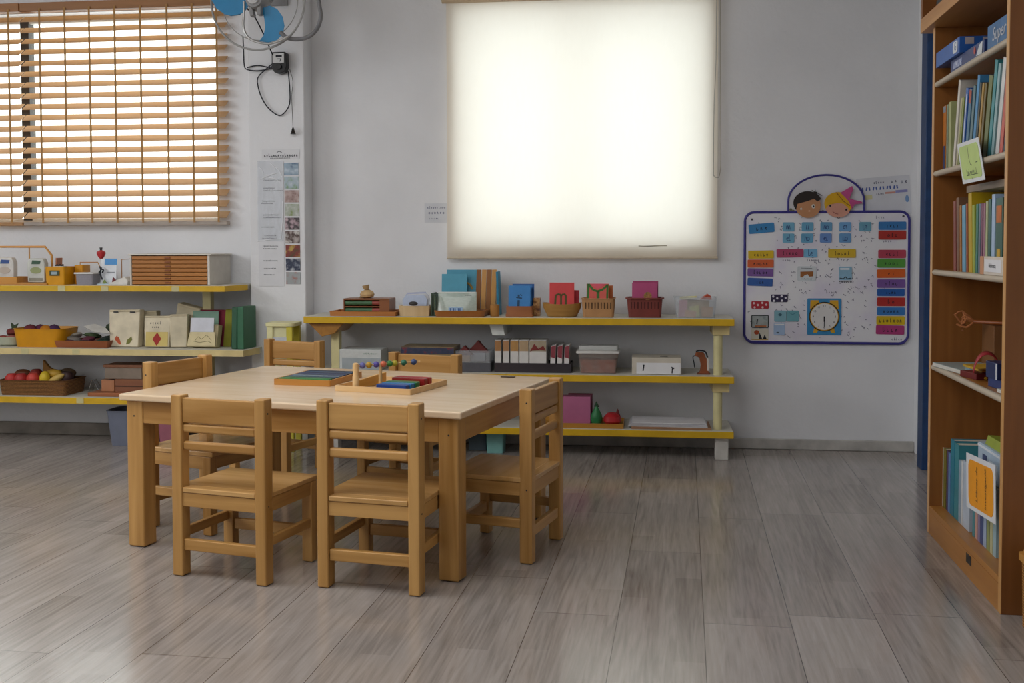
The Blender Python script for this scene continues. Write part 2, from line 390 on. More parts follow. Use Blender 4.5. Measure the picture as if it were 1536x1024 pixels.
# ================================================================== BLINDS
def slat_material():
    m, nt, b, out = base_mat('slat_wood')
    wd = wood('cf9b5e', 'b98347', 'x', 0.45)
    tc = nt.nodes.new('ShaderNodeTexCoord'); mp = nt.nodes.new('ShaderNodeMapping'); mp.inputs['Scale'].default_value = (2, 60, 60)
    no = nt.nodes.new('ShaderNodeTexNoise'); no.inputs['Scale'].default_value = 1.0
    nt.links.new(tc.outputs['Object'], mp.inputs[0]); nt.links.new(mp.outputs[0], no.inputs['Vector'])
    rp = nt.nodes.new('ShaderNodeValToRGB'); rp.color_ramp.elements[0].color = (*lin('d9b88e'), 1); rp.color_ramp.elements[1].color = (*lin('e6cca6'), 1)
    nt.links.new(no.outputs['Fac'], rp.inputs['Fac']); nt.links.new(rp.outputs['Color'], b.inputs['Base Color'])
    b.inputs['Roughness'].default_value = 0.5
    tl = nt.nodes.new('ShaderNodeBsdfTranslucent'); nt.links.new(rp.outputs['Color'], tl.inputs['Color'])
    mx = nt.nodes.new('ShaderNodeMixShader'); mx.inputs['Fac'].default_value = 0.5
    nt.links.new(b.outputs[0], mx.inputs[1]); nt.links.new(tl.outputs[0], mx.inputs[2]); nt.links.new(mx.outputs[0], out.inputs['Surface'])
    return m
SLAT = slat_material()
def venetian(label, x0, x1, cords, rail_mat):
    t = thing('venetian_blind', label, 'window blind', ((x0+x1)/2, YW-.045, 1.275), group='wooden venetian blinds')
    w = (x1-x0)/2
    MB().box(-w, w, -.028, .028, 1.285, 1.335).build('head_rail', wood('a9774a', '8f6238', 'x'), t, bevel=0.003)
    MB().box(-w, w, -.026, .026, 0.0, 0.022).build('bottom_rail', rail_mat, t, bevel=0.003)
    sl = MB(); n = 19
    for i in range(n):
        z = 0.062 + i*0.0655 + random.uniform(-.0015, .0015)
        M = Matrix.Translation((0, 0, z)) @ Matrix.Rotation(R(35 + random.uniform(-1, 1)), 4, 'X')
        sl.box(-w + random.uniform(0, .004), w - random.uniform(0, .004), -.033, .033, -.0018, .0018, M=M)
    sl.build('slats', SLAT, t, flat=True)
    for cx in cords:
        c = cx-(x0+x1)/2
        MB().box(c-.006, c+.006, -.0345, -.0335, 0.015, 1.30).build('ladder_tape', paint('a9814f', 0.8, 0.1), t, flat=True)
    return t
venetian('wooden venetian blind with pale bottom rail, beside the white pilaster', -3.73, -2.448, (-3.60, -3.44, -3.285, -3.125, -2.965, -2.80, -2.645, -2.495), paint('a89c92', 0.5, 0.05))
venetian('wooden venetian blind with tan bottom rail, cut off by the left edge of the photo', -5.10, -3.737, (-3.80, -4.2, -4.6, -5.0), wood('b4854d', '9a6c39', 'x'))

def roller_fabric():
    m, nt, b, out = base_mat('roller_fabric')
    tc = nt.nodes.new('ShaderNodeTexCoord'); no = nt.nodes.new('ShaderNodeTexNoise'); no.inputs['Scale'].default_value = 6; no.inputs['Detail'].default_value = 6
    mp = nt.nodes.new('ShaderNodeMapping'); mp.inputs['Scale'].default_value = (9, 1, 2)
    nt.links.new(tc.outputs['Object'], mp.inputs[0]); nt.links.new(mp.outputs[0], no.inputs['Vector'])
    rp = nt.nodes.new('ShaderNodeValToRGB'); rp.color_ramp.elements[0].color = (*lin('e6e3de'), 1); rp.color_ramp.elements[1].color = (*lin('ebe9e5'), 1)
    nt.links.new(no.outputs['Fac'], rp.inputs['Fac'])
    df = nt.nodes.new('ShaderNodeBsdfDiffuse'); tl = nt.nodes.new('ShaderNodeBsdfTranslucent')
    df.inputs['Color'].default_value = (*lin('e6d3b8'), 1); nt.links.new(rp.outputs['Color'], tl.inputs['Color'])
    mx = nt.nodes.new('ShaderNodeMixShader'); mx.inputs['Fac'].default_value = 0.55
    nt.links.new(df.outputs[0], mx.inputs[1]); nt.links.new(tl.outputs[0], mx.inputs[2]); nt.links.new(mx.outputs[0], out.inputs['Surface'])
    return m
rb = thing('roller_blind', 'translucent cream roller blind glowing over the middle window', 'window blind', (-.366, YW-.04, 1.07))
fb = MB(); nx = 24
vs = []; fs = []
for j in range(13):
    for i in range(nx+1):
        x = -.768 + 1.536*i/nx; z = 0.012 + 1.47*j/12
        vs.append((x, 0.004*math.sin(i*0.9)*(1-j/12) + 0.002*math.sin(j), z))
for j in range(12):
    for i in range(nx):
        a = j*(nx+1)+i; fs.append((a, a+1, a+nx+2, a+nx+1))
fb.add(vs, fs); fb.build('fabric', roller_fabric(), rb)
MB().cyl((-.77, 0, 0.008), (.772, 0, 0.008), 0.008, n=10).build('bottom_bar', paint('cdbfa9', 0.5, 0.05), rb)
MB().cyl((-.79, -.012, 1.49), (.79, -.012, 1.49), 0.026, n=20).build('roller_tube', paint('cbb597', 0.6, 0.08), rb)
ch = MB()
pts = [(.757, -.02, 1.48), (.755, -.02, 1.1), (.746, -.02, .85), (.744, -.02, .50), (.75, -.02, .465), (.762, -.02, .455), (.778, -.02, .47), (.784, -.02, .6), (.778, -.02, 1.1), (.776, -.02, 1.48)]
ch.tube(pts, 0.0022, 6, 3)
ch.build('pull_chain', paint('a8a29a', 0.4, 0.05), rb)
# stitched label stain near the lower edge
MB().ribbon([(.33, .075), (.36, .073), (.42, .075), (.49, .077)], .006, -.009).build('edge_mark', paint('b3a894', 0.8, 0.2), rb, flat=True)

# ================================================================== TABLE AND CHAIRS
TAB = (-1.19, 4.17); TR = R(-12.5)
tb = thing('table', 'low rectangular pine table in the middle of the classroom floor', 'table', (TAB[0], TAB[1], 0), TR)
hx, hy, tz = 0.705, 0.508, 0.59
MB().box(-hx, hx, -hy, hy, tz-.026, tz).build('tabletop', wood('e6cdae', 'd8bb97', 'x', 0.24), tb, bevel=0.007, seg=3)  # paler than the legs: sheen from the windows put into the wood colour
lx, ly, lw = hx-.02, hy-.02, 0.074
for sx in (-1, 1):
    for sy in (-1, 1):
        a, b = sorted((sx*lx, sx*(lx-lw))); c, d = sorted((sy*ly, sy*(ly-lw)))
        MB().box(a, b, c, d, 0.003, tz-.026).build('leg', pine('z'), tb, bevel=0.006, seg=3)
for sy in (-1, 1):
    c, d = sorted((sy*(ly-.004), sy*(ly-.026)))
    MB().box(-lx+lw, lx-lw, c, d, tz-.112, tz-.026).build('apron', pine('x'), tb, bevel=0.002)
for sx in (-1, 1):
    a, b = sorted((sx*(lx-.004), sx*(lx-.026)))
    MB().box(a, b, -ly+lw, ly-lw, tz-.112, tz-.026).build('apron', pine('y'), tb, bevel=0.002)
for sx in (-1, 1): MB().cyl((sx*(lx-.035), -ly-.0005, .505), (sx*(lx-.035), -ly+.004, .505), .0035, n=8).build('screw_hole', INK, tb)
MB().box(.50, .56, .43, .452, tz, tz+.004).build('corner_mark', paint('3b2a1d', 0.6), tb, bevel=0.001)

def make_chair(label):
    t = thing('chair', label, 'chair', group='pine children\'s chairs around the table')
    w, lt, d = 0.19, 0.042, 0.32      # half width, leg size, seat depth ; origin below the middle of the back posts
    for sx in (-1, 1):
        a, b = sorted((sx*w, sx*(w-lt)))
        MB().box(a, b, -.02, .028, 0.002, .635).build('back_post', pine('z'), t, bevel=0.005, seg=3)
        a, b = sorted((sx*w, sx*(w-lt)))
        MB().box(a, b, d-lt, d-.002, 0.002, .296).build('front_leg', pine('z'), t, bevel=0.004)
    i = w-lt
    MB().box(-i, i, -.013, .009, .539, .626).build('top_board', pine('x'), t, bevel=0.005, seg=3)
    MB().box(-i, i, -.012, .010, .504, .536).build('back_rail', pine('x'), t, bevel=0.009, seg=3)
    MB().box(-i, i, -.012, .010, .442, .475).build('back_rail', pine('x'), t, bevel=0.009, seg=3)
    MB().box(-i+.001, i-.001, -.018, .022, .296, .314).box(-w, w, .021, d+.008, .296, .314).build('seat', wood('d2a66c', 'b18448', 'x', 0.22), t, bevel=0.004, seg=2)  # seat colour lightened to include the window gloss on top
    MB().box(-i, i, -.014, .008, .247, .295).build('apron', pine('x'), t, bevel=.002)
    MB().box(-i, i, d-.030, d-.008, .247, .295).build('apron', pine('x'), t, bevel=.002)
    for sx in (-1, 1):
        a, b = sorted((sx*(w-.004), sx*(w-.026)))
        MB().box(a, b, .02, d-lt, .247, .295).build('side_apron', pine('y'), t, bevel=0.002)
        MB().box(a, b, .02, d-lt, .128, .162).build('side_stretcher', pine('y'), t, bevel=0.004)
    MB().box(-i, i, -.012, .010, .092, .132).build('stretcher', pine('x'), t, bevel=0.004)
    MB().box(-i, i, d-.034, d-.012, .092, .132).build('stretcher', pine('x'), t, bevel=0.004)
    for z in (.585, .27):
        MB().cyl((w-.003, 0, z), (w+.0006, 0, z), .0032, n=8).build('screw_hole', INK, t)
        MB().cyl((-w+.003, 0, z), (-w-.0006, 0, z), .0032, n=8).build('screw_hole', INK, t)
    return t
first = make_chair('pine child\'s chair at the left of the table\'s near side, back towards the viewer')
spots = [(-1.445, 3.489, -13, (1, 1, 1), None),
         (-.906, 3.436, -9, (.97, 1.12, 1), 'pine child\'s chair at the right of the table\'s near side, beside its right front leg'),
         (-.377, 3.968, 77, (1, 1, 1), 'pine child\'s chair at the right end of the table, seat turned towards it'),
         (-1.958, 4.283, -109, (.95, 1.05, 1.07), 'pine child\'s chair at the left end of the table, partly under it'),
         (-1.816, 5.376, 163, (.93, 1, 1.04), 'pine child\'s chair behind the table in front of the white pilaster'),
         (-1.047, 5.025, 163.3, (1, 1, 1), 'pine child\'s chair behind the table, its back behind the bead frame')]
for k, (x, y, a, s, lb) in enumerate(spots):
    o = first if k == 0 else copy_tree(first)
    o.location = (x, y, 0); o.rotation_euler = (0, 0, R(a)); o.scale = s
    if lb: o['label'] = lb

# ---- the two trays on the table
def on_table(x, y):
    c, s = math.cos(TR), math.sin(TR)
    return (TAB[0]+c*x-s*y, TAB[1]+s*x+c*y)
TZ = tz + .0005
ta = thing('wooden_tray', 'honey coloured wooden tray holding dark blue and green bars, left on the table', 'tray', (-1.343, 4.285, TZ), R(-8))
MB().open_box(-.125, .125, -.162, .162, 0, .024, t=.011, r=.008, floor=.006).build('tray_body', wood('c98f45', 'b27730', 'x'), ta, bevel=.002)
cols = ['2f7a35', '2c5c34', '25405e', '6c7c86', '22324f', '273b63', '1f2c46', '2a4a6b', '1b2436']
names = ['green', 'dark green', 'slate blue', 'grey blue', 'dark navy', 'navy', 'ink blue', 'steel blue', 'near black']
c8, s8 = math.cos(R(-8)), math.sin(R(-8))
ordn = ['frontmost', 'second from the front', 'third from the front', 'fourth from the front', 'middle', 'fifth from the back', 'third from the back', 'second from the back', 'backmost']
ordn[5] = 'fourth from the back'
for k in range(9):
    y = -.132 + k*.033
    px, py = -1.343 - s8*y, 4.285 + c8*y
    o = MB().box(-.108, .108, -.0135, .0135, 0, .020).build('counting_bar', paint(cols[k], 0.35, 0.05), loc=(px, py, TZ+.0066), rot=(0, 0, R(-8)), bevel=.003)
    tag(o, '%s bar, %s in the honey coloured tray' % (names[k], ordn[k]), 'coloured bar', 'coloured bars in the left tray')
tbx, tby, ta2 = -.988, 4.100, R(-15)
t2 = thing('wooden_tray', 'pale wooden tray under the bead frame, in the middle of the table', 'tray', (tbx, tby, TZ), ta2)
MB().open_box(-.165, .165, -.16, .16, 0, .022, t=.011, r=.006, floor=.005).build('tray_body', beech('x'), t2, bevel=.002)
def in_tray(x, y):
    c, s = math.cos(ta2), math.sin(ta2); return (tbx+c*x-s*y, tby+s*x+c*y)
FZ = TZ + .0056
for (nm, col, x0, x1, y, h, z, lb) in (
        ('a', '1d3f86', -.005, .125, -.105, .024, 0, 'deep blue bar nearest the viewer in the pale tray'),
        ('b', '2a6fa6', -.0, .13, -.072, .026, 0, 'light blue bar behind the deep blue one in the pale tray'),
        ('c', '1f6a3c', -.0, .135, -.040, .028, 0, 'green bar with flat sides in the middle of the pale tray'),
        ('d', '6d7a2c', -.0, .12, -.008, .026, 0, 'olive bar between the green and red bars in the pale tray'),
        ('e', '8c2020', -.01, .135, .030, .034, 0, 'dark red bar in the pale tray, in front of the other red bar'),
        ('f', 'a52a28', -.01, .135, .066, .034, 0, 'brighter red bar at the back of the pale tray')):
    px, py = in_tray(0, y)
    o = MB().box(x0, x1, -.0155, .0155, 0, h).build('counting_bar', paint(col, 0.35, 0.05), loc=(px, py, FZ), rot=(0, 0, ta2), bevel=.003)
    tag(o, lb, 'coloured bar', 'coloured bars in the right tray')
px, py = in_tray(-.085, -.045)
bf = thing('bead_frame', 'small wooden frame with coloured beads on a rod, standing in the pale tray', 'bead frame', (px, py, FZ), ta2)
MB().lathe([(.013, 0), (.013, .05), (.010, .058), (.0125, .085), (.0115, .1), (.006, .104)], (0, -.09, 0), 14).build('post', beech('z'), bf)
MB().lathe([(.008, 0), (.007, .05), (.006, .082), (.004, .088)], (.060, -.004, 0), 12).build('post', beech('z'), bf)
MB().prism([(-.117, 0), (.13, 0), (.13, .042), (-.117, .032)], -.006, .006, M=Matrix.Translation((-.004, .02, 0)) @ Matrix.Rotation(R(90), 4, 'Z')).build('side_board', wood('e0a94f', 'cf9440', 'y'), bf, bevel=.002)
p0, p1 = Vector((0, -.09, .092)), Vector((.16, .14, .092))
MB().cyl(p0, p1, .003, n=8).build('rod', beech('x'), bf)
for f, col in ((.10, '6a6aa8'), (.20, 'b8912f'), (.31, '5a4f9c'), (.42, 'd06a4a'), (.52, '3f7d3c'), (.60, 'b3a32f'), (.74, '2f6f55'), (.90, '3c4f7c')):
    p = p0.lerp(p1, f); MB().ball(p, .0125, 12, 8).build('bead', paint(col, 0.3, 0.05), bf)

# ================================================================== YELLOW WALL SHELVES
YEL = paint('d8ad1f', 0.45, 0.08, scale_=10); PALE = paint('d9c58c', 0.5, 0.08, scale_=10); TOPW = paint('cfccc0', 0.55, 0.06, scale_=8)
CREAM = paint('d8cf9c', 0.5, 0.06)
def plan_board(outline, z0, z1):
    m = MB(); n = len(outline)
    return m.add([(x, y, z0) for x, y in outline] + [(x, y, z1) for x, y in outline],
                 [tuple(range(n-1, -1, -1)), tuple(range(n, 2*n))] + [(i, (i+1) % n, n+(i+1) % n, n+i) for i in range(n)])
ZT, ZM, ZL = .757, .452, .158            # board tops of the middle unit
su = thing('shelf_unit', 'low three-board shelf unit with yellow edges under the roller blind', 'shelf unit', (-.71, 5.93, 0))
ox, oy = -.71, 5.93
for z, x0, col, nm in ((ZT, -1.886, YEL, 'top'), (ZM, -1.86, YEL, 'mid'), (ZL, -1.86, YEL, 'low')):
    b = MB().box(x0-ox, .47-ox, 5.744-oy, YW-oy, z-.036, z).build('shelf_board', TOPW, su, bevel=.002)
    MB().box(x0-ox, .472-ox, 5.738-oy, 5.744-oy, z-.037, z-.001).build('edge_strip', YEL, b, bevel=.002)
for z0, z1 in ((ZM, ZT-.036), (ZL, ZM-.036)):
    MB().cyl((.392-ox, 5.82-oy, z0), (.392-ox, 5.82-oy, z1), .024, n=16).build('post', CREAM, su)
    MB().box(.362-ox, .452-ox, 5.79-oy, 6.05-oy, z1-.055, z1).build('bracket', PALE, su, bevel=.003)
    MB().box(-1.756-ox, -1.708-ox, 5.83-oy, 5.88-oy, z0, z1).build('post', CREAM, su, bevel=.004)
MB().prism([(-1.87-ox, .721), (-1.66-ox, .721), (-1.72-ox, .66), (-1.79-ox, .642)], 5.77-oy, 6.06-oy).build('bracket', wood('b07c35', '96652a', 'y'), su, bevel=.003)
MB().prism([(-.85-ox, .721), (-.775-ox, .721), (-.76-ox, .655), (-.83-ox, .655)], 5.79-oy, 6.08-oy).build('bracket', paint('d5d8d4', 0.5), su, bevel=.003)
MB().box(.376-ox, .446-ox, 5.765-oy, 5.835-oy, 0, ZL-.036).build('foot', paint('cfccc6', 0.5, 0.1), su, bevel=.004)
MB().box(-1.77-ox, -1.70-ox, 5.765-oy, 5.835-oy, 0, ZL-.036).build('foot', paint('cfccc6', 0.5, 0.1), su, bevel=.004)
tp = MB()
for x in (-.05-ox, -.52-ox, .22-ox, -1.1-ox): MB().box(x, x+.045, 5.76-oy, 5.80-oy, ZT-.0372, ZT-.0362).build('tape_patch', paint('d6d9de', 0.4), su, flat=True)

LT, LM, LL = .927, .568, .288            # board tops of the left unit
lu = thing('shelf_unit', 'long three-board shelf unit under the wooden blinds, mitred end at the pilaster', 'shelf unit', (-3.6, 5.92, 0))
ox, oy = -3.6, 5.92
def lboard(pts, z, th, m_edge, yf):
    b = plan_board([(x-ox, y-oy) for x, y in pts], z-th, z).build('shelf_board', TOPW, lu, bevel=.002)
    e = MB().box(pts[0][0]-ox, pts[1][0]-ox, yf-.006-oy, yf-oy, z-th-.001, z-.001)
    (xa, ya), (xb, yb) = pts[1], pts[2]
    d = Vector((xb-xa, yb-ya, 0)); nrm = Vector((d.y, -d.x, 0)).normalized()*.006
    q = [Vector((xa-ox, ya-oy, 0)), Vector((xb-ox, yb-oy, 0)), Vector((xb-ox, yb-oy, 0))+nrm, Vector((xa-ox, ya-.006-oy, 0))]
    e.add([(p.x, p.y, z-th-.001) for p in q] + [(p.x, p.y, z-.001) for p in q], [(3, 2, 1, 0), (4, 5, 6, 7), (0, 1, 5, 4), (1, 2, 6, 5), (2, 3, 7, 6), (3, 0, 4, 7)])
    e.build('edge_strip', m_edge, b, bevel=.0015)
lboard([(-5.3, 5.72), (-2.330, 5.72), (-2.292, 5.95), (-2.292, YW), (-5.3, YW)], LT, .032, YEL, 5.72)
lboard([(-5.3, 5.72), (-2.226, 5.72), (-2.205, 5.90), (-2.205, 5.95), (-2.292, 5.95), (-2.292, YW), (-5.3, YW)], LM, .035, PALE, 5.72)
lboard([(-5.3, 5.72), (-2.33, 5.72), (-2.30, 5.95), (-2.30, YW), (-5.3, YW)], LL, .035, YEL, 5.72)
for x in (-2.53, -4.6):
    for z0, z1 in ((LM, LT-.032), (LL, LM-.035), (0, LL-.035)):
        MB().box(x-.026-ox, x+.026-ox, 5.93-oy, 5.98-oy, z0, z1).build('post', CREAM, lu, bevel=.004)
tp = MB()
for x, z in ((-3.30, LT), (-3.04, LT), (-3.53, LM), (-3.22, LM), (-3.20, LL), (-2.62, LT)): MB().box(x-.022-ox, x+.022-ox, 5.7125-oy, 5.7135-oy, z-.033, z-.003).build('tape_patch', paint('c9c08e', 0.4), lu, flat=True)

E_ = .0006
# ================================================================== THINGS ON THE MIDDLE UNIT, TOP BOARD
TB = ZT + E_
o = MB().open_box(-.187, .187, -.10, .10, 0, .026, t=.010, r=.006, taper=.004, floor=.006).build('wooden_tray', tan('x'), loc=(-1.560, 5.885, TB), bevel=.002)
tag(o, 'brown wooden tray under the two-drawer box, left end of the middle shelf', 'tray')
bx = thing('drawer_box', 'brown wooden box with two green fronted compartments on the left tray', 'box', (-1.545, 5.885, TB+.0066))
cs = MB().box(-.132, .132, -.075, .075, .082, .09).box(-.132, .132, -.075, .075, 0, .006).box(-.132, -.126, -.075, .075, .006, .082).box(.075, .132, -.075, .075, .006, .082).box(-.126, .075, .069, .075, .006, .082).box(-.126, .075, -.07, .069, .042, .047)
cs.build('case', wood('8f5730', '78431f', 'x'), bx, bevel=.0015)
for z in (.009, .05):
    MB().cyl((-.124, -.055, z+.015), (.03, -.055, z+.015), .0135, n=12).build('green_roll', paint('4d7350', 0.5, 0.1), bx)
    MB().cyl((.031, -.055, z+.015), (.073, -.055, z+.015), .0135, n=12).build('red_end', paint('9b4a3f', 0.5, 0.1), bx)
sk = thing('cloth_pouch', 'small beige cloth pouch tied at the neck, on top of the two-drawer box', 'pouch', (-1.565, 5.885, TB+.0975))
MB().lathe([(.02, 0), (.036, .006), (.042, .02), (.034, .036), (.013, .046)], (.006, 0, 0), 16).build('bag', paint('c9a878', 0.8, 0.2), sk)
MB().lathe([(.010, 0), (.018, .014), (.021, .028)], (0, 0, 0), 12, M=Matrix.Translation((.003, 0, .044)) @ Matrix.Rotation(R(-12), 4, 'Y')).build('frill', paint('c2a070', 0.8, 0.2), sk)
MB().tube([(.006+.0125*math.cos(a*.7), .0125*math.sin(a*.7), .046) for a in range(9)], .002, 6, 1, closed=True).build('string', paint('6f4a2a', 0.7), sk)
MB().prism([(-.040, 0), (-.012, 0), (-.004, .05), (-.02, .03)], -.008, .008).build('loose_end', paint('c9a878', 0.8, 0.2), sk, bevel=.003)

o = thing('wooden_box', 'pale wooden box holding folded packets, beside the left tray', 'box', (-1.272, 5.87, TB))
MB().open_box(-.083, .083, -.06, .06, 0, .058, t=.008, r=.004, taper=.006).build('box_body', wood('d9bd93', 'c7a678', 'z'), o, bevel=.0015)
pk = [('c3cfe6', -.03, .115, -.055), ('d9dadd', .02, .122, -.03), ('b7bcd8', -.02, .13, .005)]
for k, (c, dx, h, dy) in enumerate(pk):
    q = MB().prism([(-.066, 0), (.066, 0), (.07, h-.025), (.05, h), (-.055, h-.006), (-.07, h-.03)], -.004, .004).build('packet', clear(c, .75, .2), loc=(-1.272+dx*.2, 5.87+dy*.6, TB+.0052), rot=(R(-14), 0, 0))
    tag(q, ['clear packet with blue marks at the front of the pale box', 'white packet in the middle of the pale box', 'lilac packet at the back of the pale box'][k], 'packet', 'packets in the pale box')
q = MB().ball((0, 0, .012), .02, 12, 8, sq=(1.3, .7, .6)).build('twist_tie', paint('3c3a39', .5), loc=(-1.275, 5.80, TB+.059))
tag(q, 'dark knot lying over the front rim of the pale box', 'knot')
gs = thing('card_stack', 'stack of upright dark green cards beside the pale box', 'card stack', (-1.163, 5.90, TB))
for k in range(5):
    MB().box(-.018+k*.0078, -.0125+k*.0078, -.07, .07, 0, .128-.004*k).build('card', paint(['51614f', '465646', '5a6a56', '3f4f42', '5f6d5b'][k], .5), gs, bevel=.001)
tr = MB().open_box(-.135, .135, -.09, .09, 0, .034, t=.008, r=.022, taper=.010, n=5).build('wooden_tray', wood('a86a34', '8f5526', 'x'), loc=(-1.012, 5.865, TB), bevel=.002)
tag(tr, 'rounded brown tray holding the clear zip pouch, in front of the turquoise cards', 'tray')
po = thing('zip_pouch', 'clear plastic zip pouch with a blue sticker, standing in the rounded brown tray', 'pouch', (-1.035, 5.83, TB+.0085))
vs = []; nx, nz = 12, 8
for sgn in (-1, 1):
    for j in range(nz+1):
        for i in range(nx+1):
            u = i/nx*2-1; v = j/nz
            bul = .026*(1-u*u)**.7*(1-v)**.7 + .0015
            vs.append((.110*u*(1-.02*v), sgn*bul + .02*v, .124*v))
N1 = (nx+1)*(nz+1); fs = []
for g in (0, N1):
    for j in range(nz):
        for i in range(nx):
            a = g+j*(nx+1)+i; q4 = (a, a+1, a+nx+2, a+nx+1); fs.append(q4 if g == 0 else q4[::-1])
MB().add(vs, fs).build('bag', clear('dfe8de', .55, .12), po)
MB().box(-.108, .108, .016, .024, .118, .126).build('zip', paint('dfe3dc', .3), po, bevel=.002)
MB().box(-.042, .038, -.0285, -.0275, .010, .042, M=Matrix.Rotation(R(0), 4, 'X')).build('sticker', paint('a9c6e4', .4), po)
st = MB(); [st.box(-.034+.009*k, -.029+.009*k, -.0292, -.0286, .014, .038) for k in (0, 2, 3, 5, 6)]
st.build('sticker_print', paint('3f62a0', .4), po)
handwriting(MB(), .05, .104, .036, .007, 5, .0016, -.012).build('lettering', INK, po, flat=True)
MB().ball((0, 0, .022), .03, 10, 6, sq=(2.2, .6, .7)).build('contents', paint('9db07f', .6, .2), po)
o = thing('letter_card', 'large turquoise card leaning behind the zip pouch, nearest the viewer', 'card', (-1.045, 5.965, TB), rot=(R(-6), 0, 0))
MB().box(-.075, .105, -.004, .004, 0, .256).build('card', paint('4f9bb5', .5), o, bevel=.001)
a_ = MB(); a_.tube([(.02+.055*math.cos(R(t)), -.005, .135+.05*math.sin(R(t))) for t in range(150, -10, -20)], .006, 6, 2)
a_.build('ochre_arc', paint('b08a45', .6), o)
o = MB().box(-.075, .07, -.004, .004, 0, .232).build('letter_card', paint('57a3bd', .5), loc=(-1.065, 5.925, TB+.0002), rot=(R(-5), 0, 0), bevel=.001)
tag(o, 'slightly lower turquoise card with a left step, in front of the large turquoise card', 'card')
wp = thing('striped_screen', 'upright striped wooden panels beside the turquoise cards', 'wooden panel', (-.885, 5.965, TB), rot=(R(-4), 0, R(4)))
for k, (c, xx) in enumerate((('8c5a30', -.055), ('d19a58', -.025), ('9a6535', .004), ('cf9853', .032))):
    MB().prism([(xx-.014, 0), (xx+.014, 0), (xx+.022, .256), (xx-.004, .256)], -.006, .006).build('panel', wood(c, c, 'z'), wp, bevel=.001)
o = MB().box(-.006, .006, -.05, .05, 0, .245).build('letter_card', paint('2f86a8', .5), loc=(-.815, 5.975, TB), rot=(0, R(-2), 0), bevel=.001)
tag(o, 'turquoise card seen edge on, right of the striped wooden panels', 'card')
o = MB().lathe([(.024, 0), (.026, .004), (.026, .063), (.022, .065), (.021, .01)], (0, 0, 0), 20).build('wooden_cup', wood('b98343', 'a06d33', 'z'), loc=(-.823, 5.835, TB))
tag(o, 'small plain wooden cup on the shelf between the zip pouch and the blue cards', 'cup')

def card(label, x, y, z, w, h, col, tilt, rz=0.0, group='letter cards', th=.004):
    o = thing('letter_card', label, 'card', (x, y, z), rot=(R(tilt), 0, R(rz)), group=group)
    MB().box(-w/2, w/2, -th/2, th/2, 0, h).build('card', paint(col, .5, .05), o, bevel=.0008)
    return o
# blue cards in a wooden holder
hd = MB().open_box(-.072, .072, -.055, .055, .016, .058, t=.007, r=.006, n=3).rbox(-.075, .075, -.058, .058, 0, .016, r=.008).build('card_holder', wood('a5683e', '8d5330', 'x'), loc=(-.684, 5.86, TB), bevel=.002)
tag(hd, 'reddish brown wooden holder with the blue letter cards', 'card holder')
for k, (dy, h, dx, lb) in enumerate(((-.035, .150, -.002, 'front blue card with a grey letter i'), (-.008, .150, .006, 'plain blue card behind the front blue card'), (.022, .158, .022, 'taller dark blue card at the back of the brown holder'))):
    o = card(lb, -.684+dx*.6, 5.86+dy, TB+.021, .122, h, ['3f86c8', '3a7cbf', '2d62a0'][k], -6)
    if k == 0:
        MB().ribbon([(-.004, .07), (-.006, .015)], .013, -.0026).ribbon([(-.018, .085), (.014, .080)], .007, -.0026).ribbon([(-.004, .10), (-.004, .088)], .011, -.0026).ribbon([(.004, .102), (.014, .094)], .005, -.0026).build('letter_i', paint('31506f', .8), o, flat=True)
ps = thing('patterned_holder', 'small brown patterned card holder right of the blue cards', 'card holder', (-.596, 5.905, TB))
MB().box(-.019, .019, -.03, .03, 0, .10).build('body', picture(('6b3f24', 'a5713d', 'c79a63', '8a4f30'), 40, 3), ps, bevel=.002)
# red m cards in an oval bowl
bw = thing('wooden_bowl', 'oval carved wooden bowl holding the red m card', 'bowl', (-.452, 5.86, TB))
m = MB(); n = 32; prof = [(.078, .048, 0), (.085, .052, .004), (.108, .068, .05), (.112, .072, .074), (.106, .066, .074), (.084, .05, .02), (.05, .03, .008)]
vs = [(a*math.cos(2*math.pi*k/n)*(1-.035*math.cos(4*math.pi*k/n)), b*math.sin(2*math.pi*k/n), z + (.004*math.cos(4*math.pi*k/n) if z > .07 else 0)) for a, b, z in prof for k in range(n)]
m.add(vs, [tuple(range(n-1, -1, -1))] + [(i*n+k, i*n+(k+1) % n, (i+1)*n+(k+1) % n, (i+1)*n+k) for i in range(len(prof)-1) for k in range(n)] + [tuple(range((len(prof)-1)*n, len(prof)*n))])
m.build('bowl_body', wood('b78a4b', '9a6d33', 'x'), bw)
o = card('front red card with a green lower-case m, in the oval bowl', -.452, 5.835, TB+.02, .136, .168, 'd8494a', -5)
MB().ribbon([(-.038, .028), (-.033, .098)], .011, -.0026).ribbon([(-.033, .098), (-.014, .106), (-.004, .096)], .010, -.0026).ribbon([(-.004, .096), (-.004, .028)], .011, -.0026).ribbon([(-.004, .096), (.010, .106), (.022, .098)], .010, -.0026).ribbon([(.022, .098), (.022, .028)], .011, -.0026).build('letter_m', paint('5e5a34', .8), o, flat=True)
o = card('plain red card behind the red m card', -.425, 5.875, TB+.02, .13, .125, 'b9323f', -5)
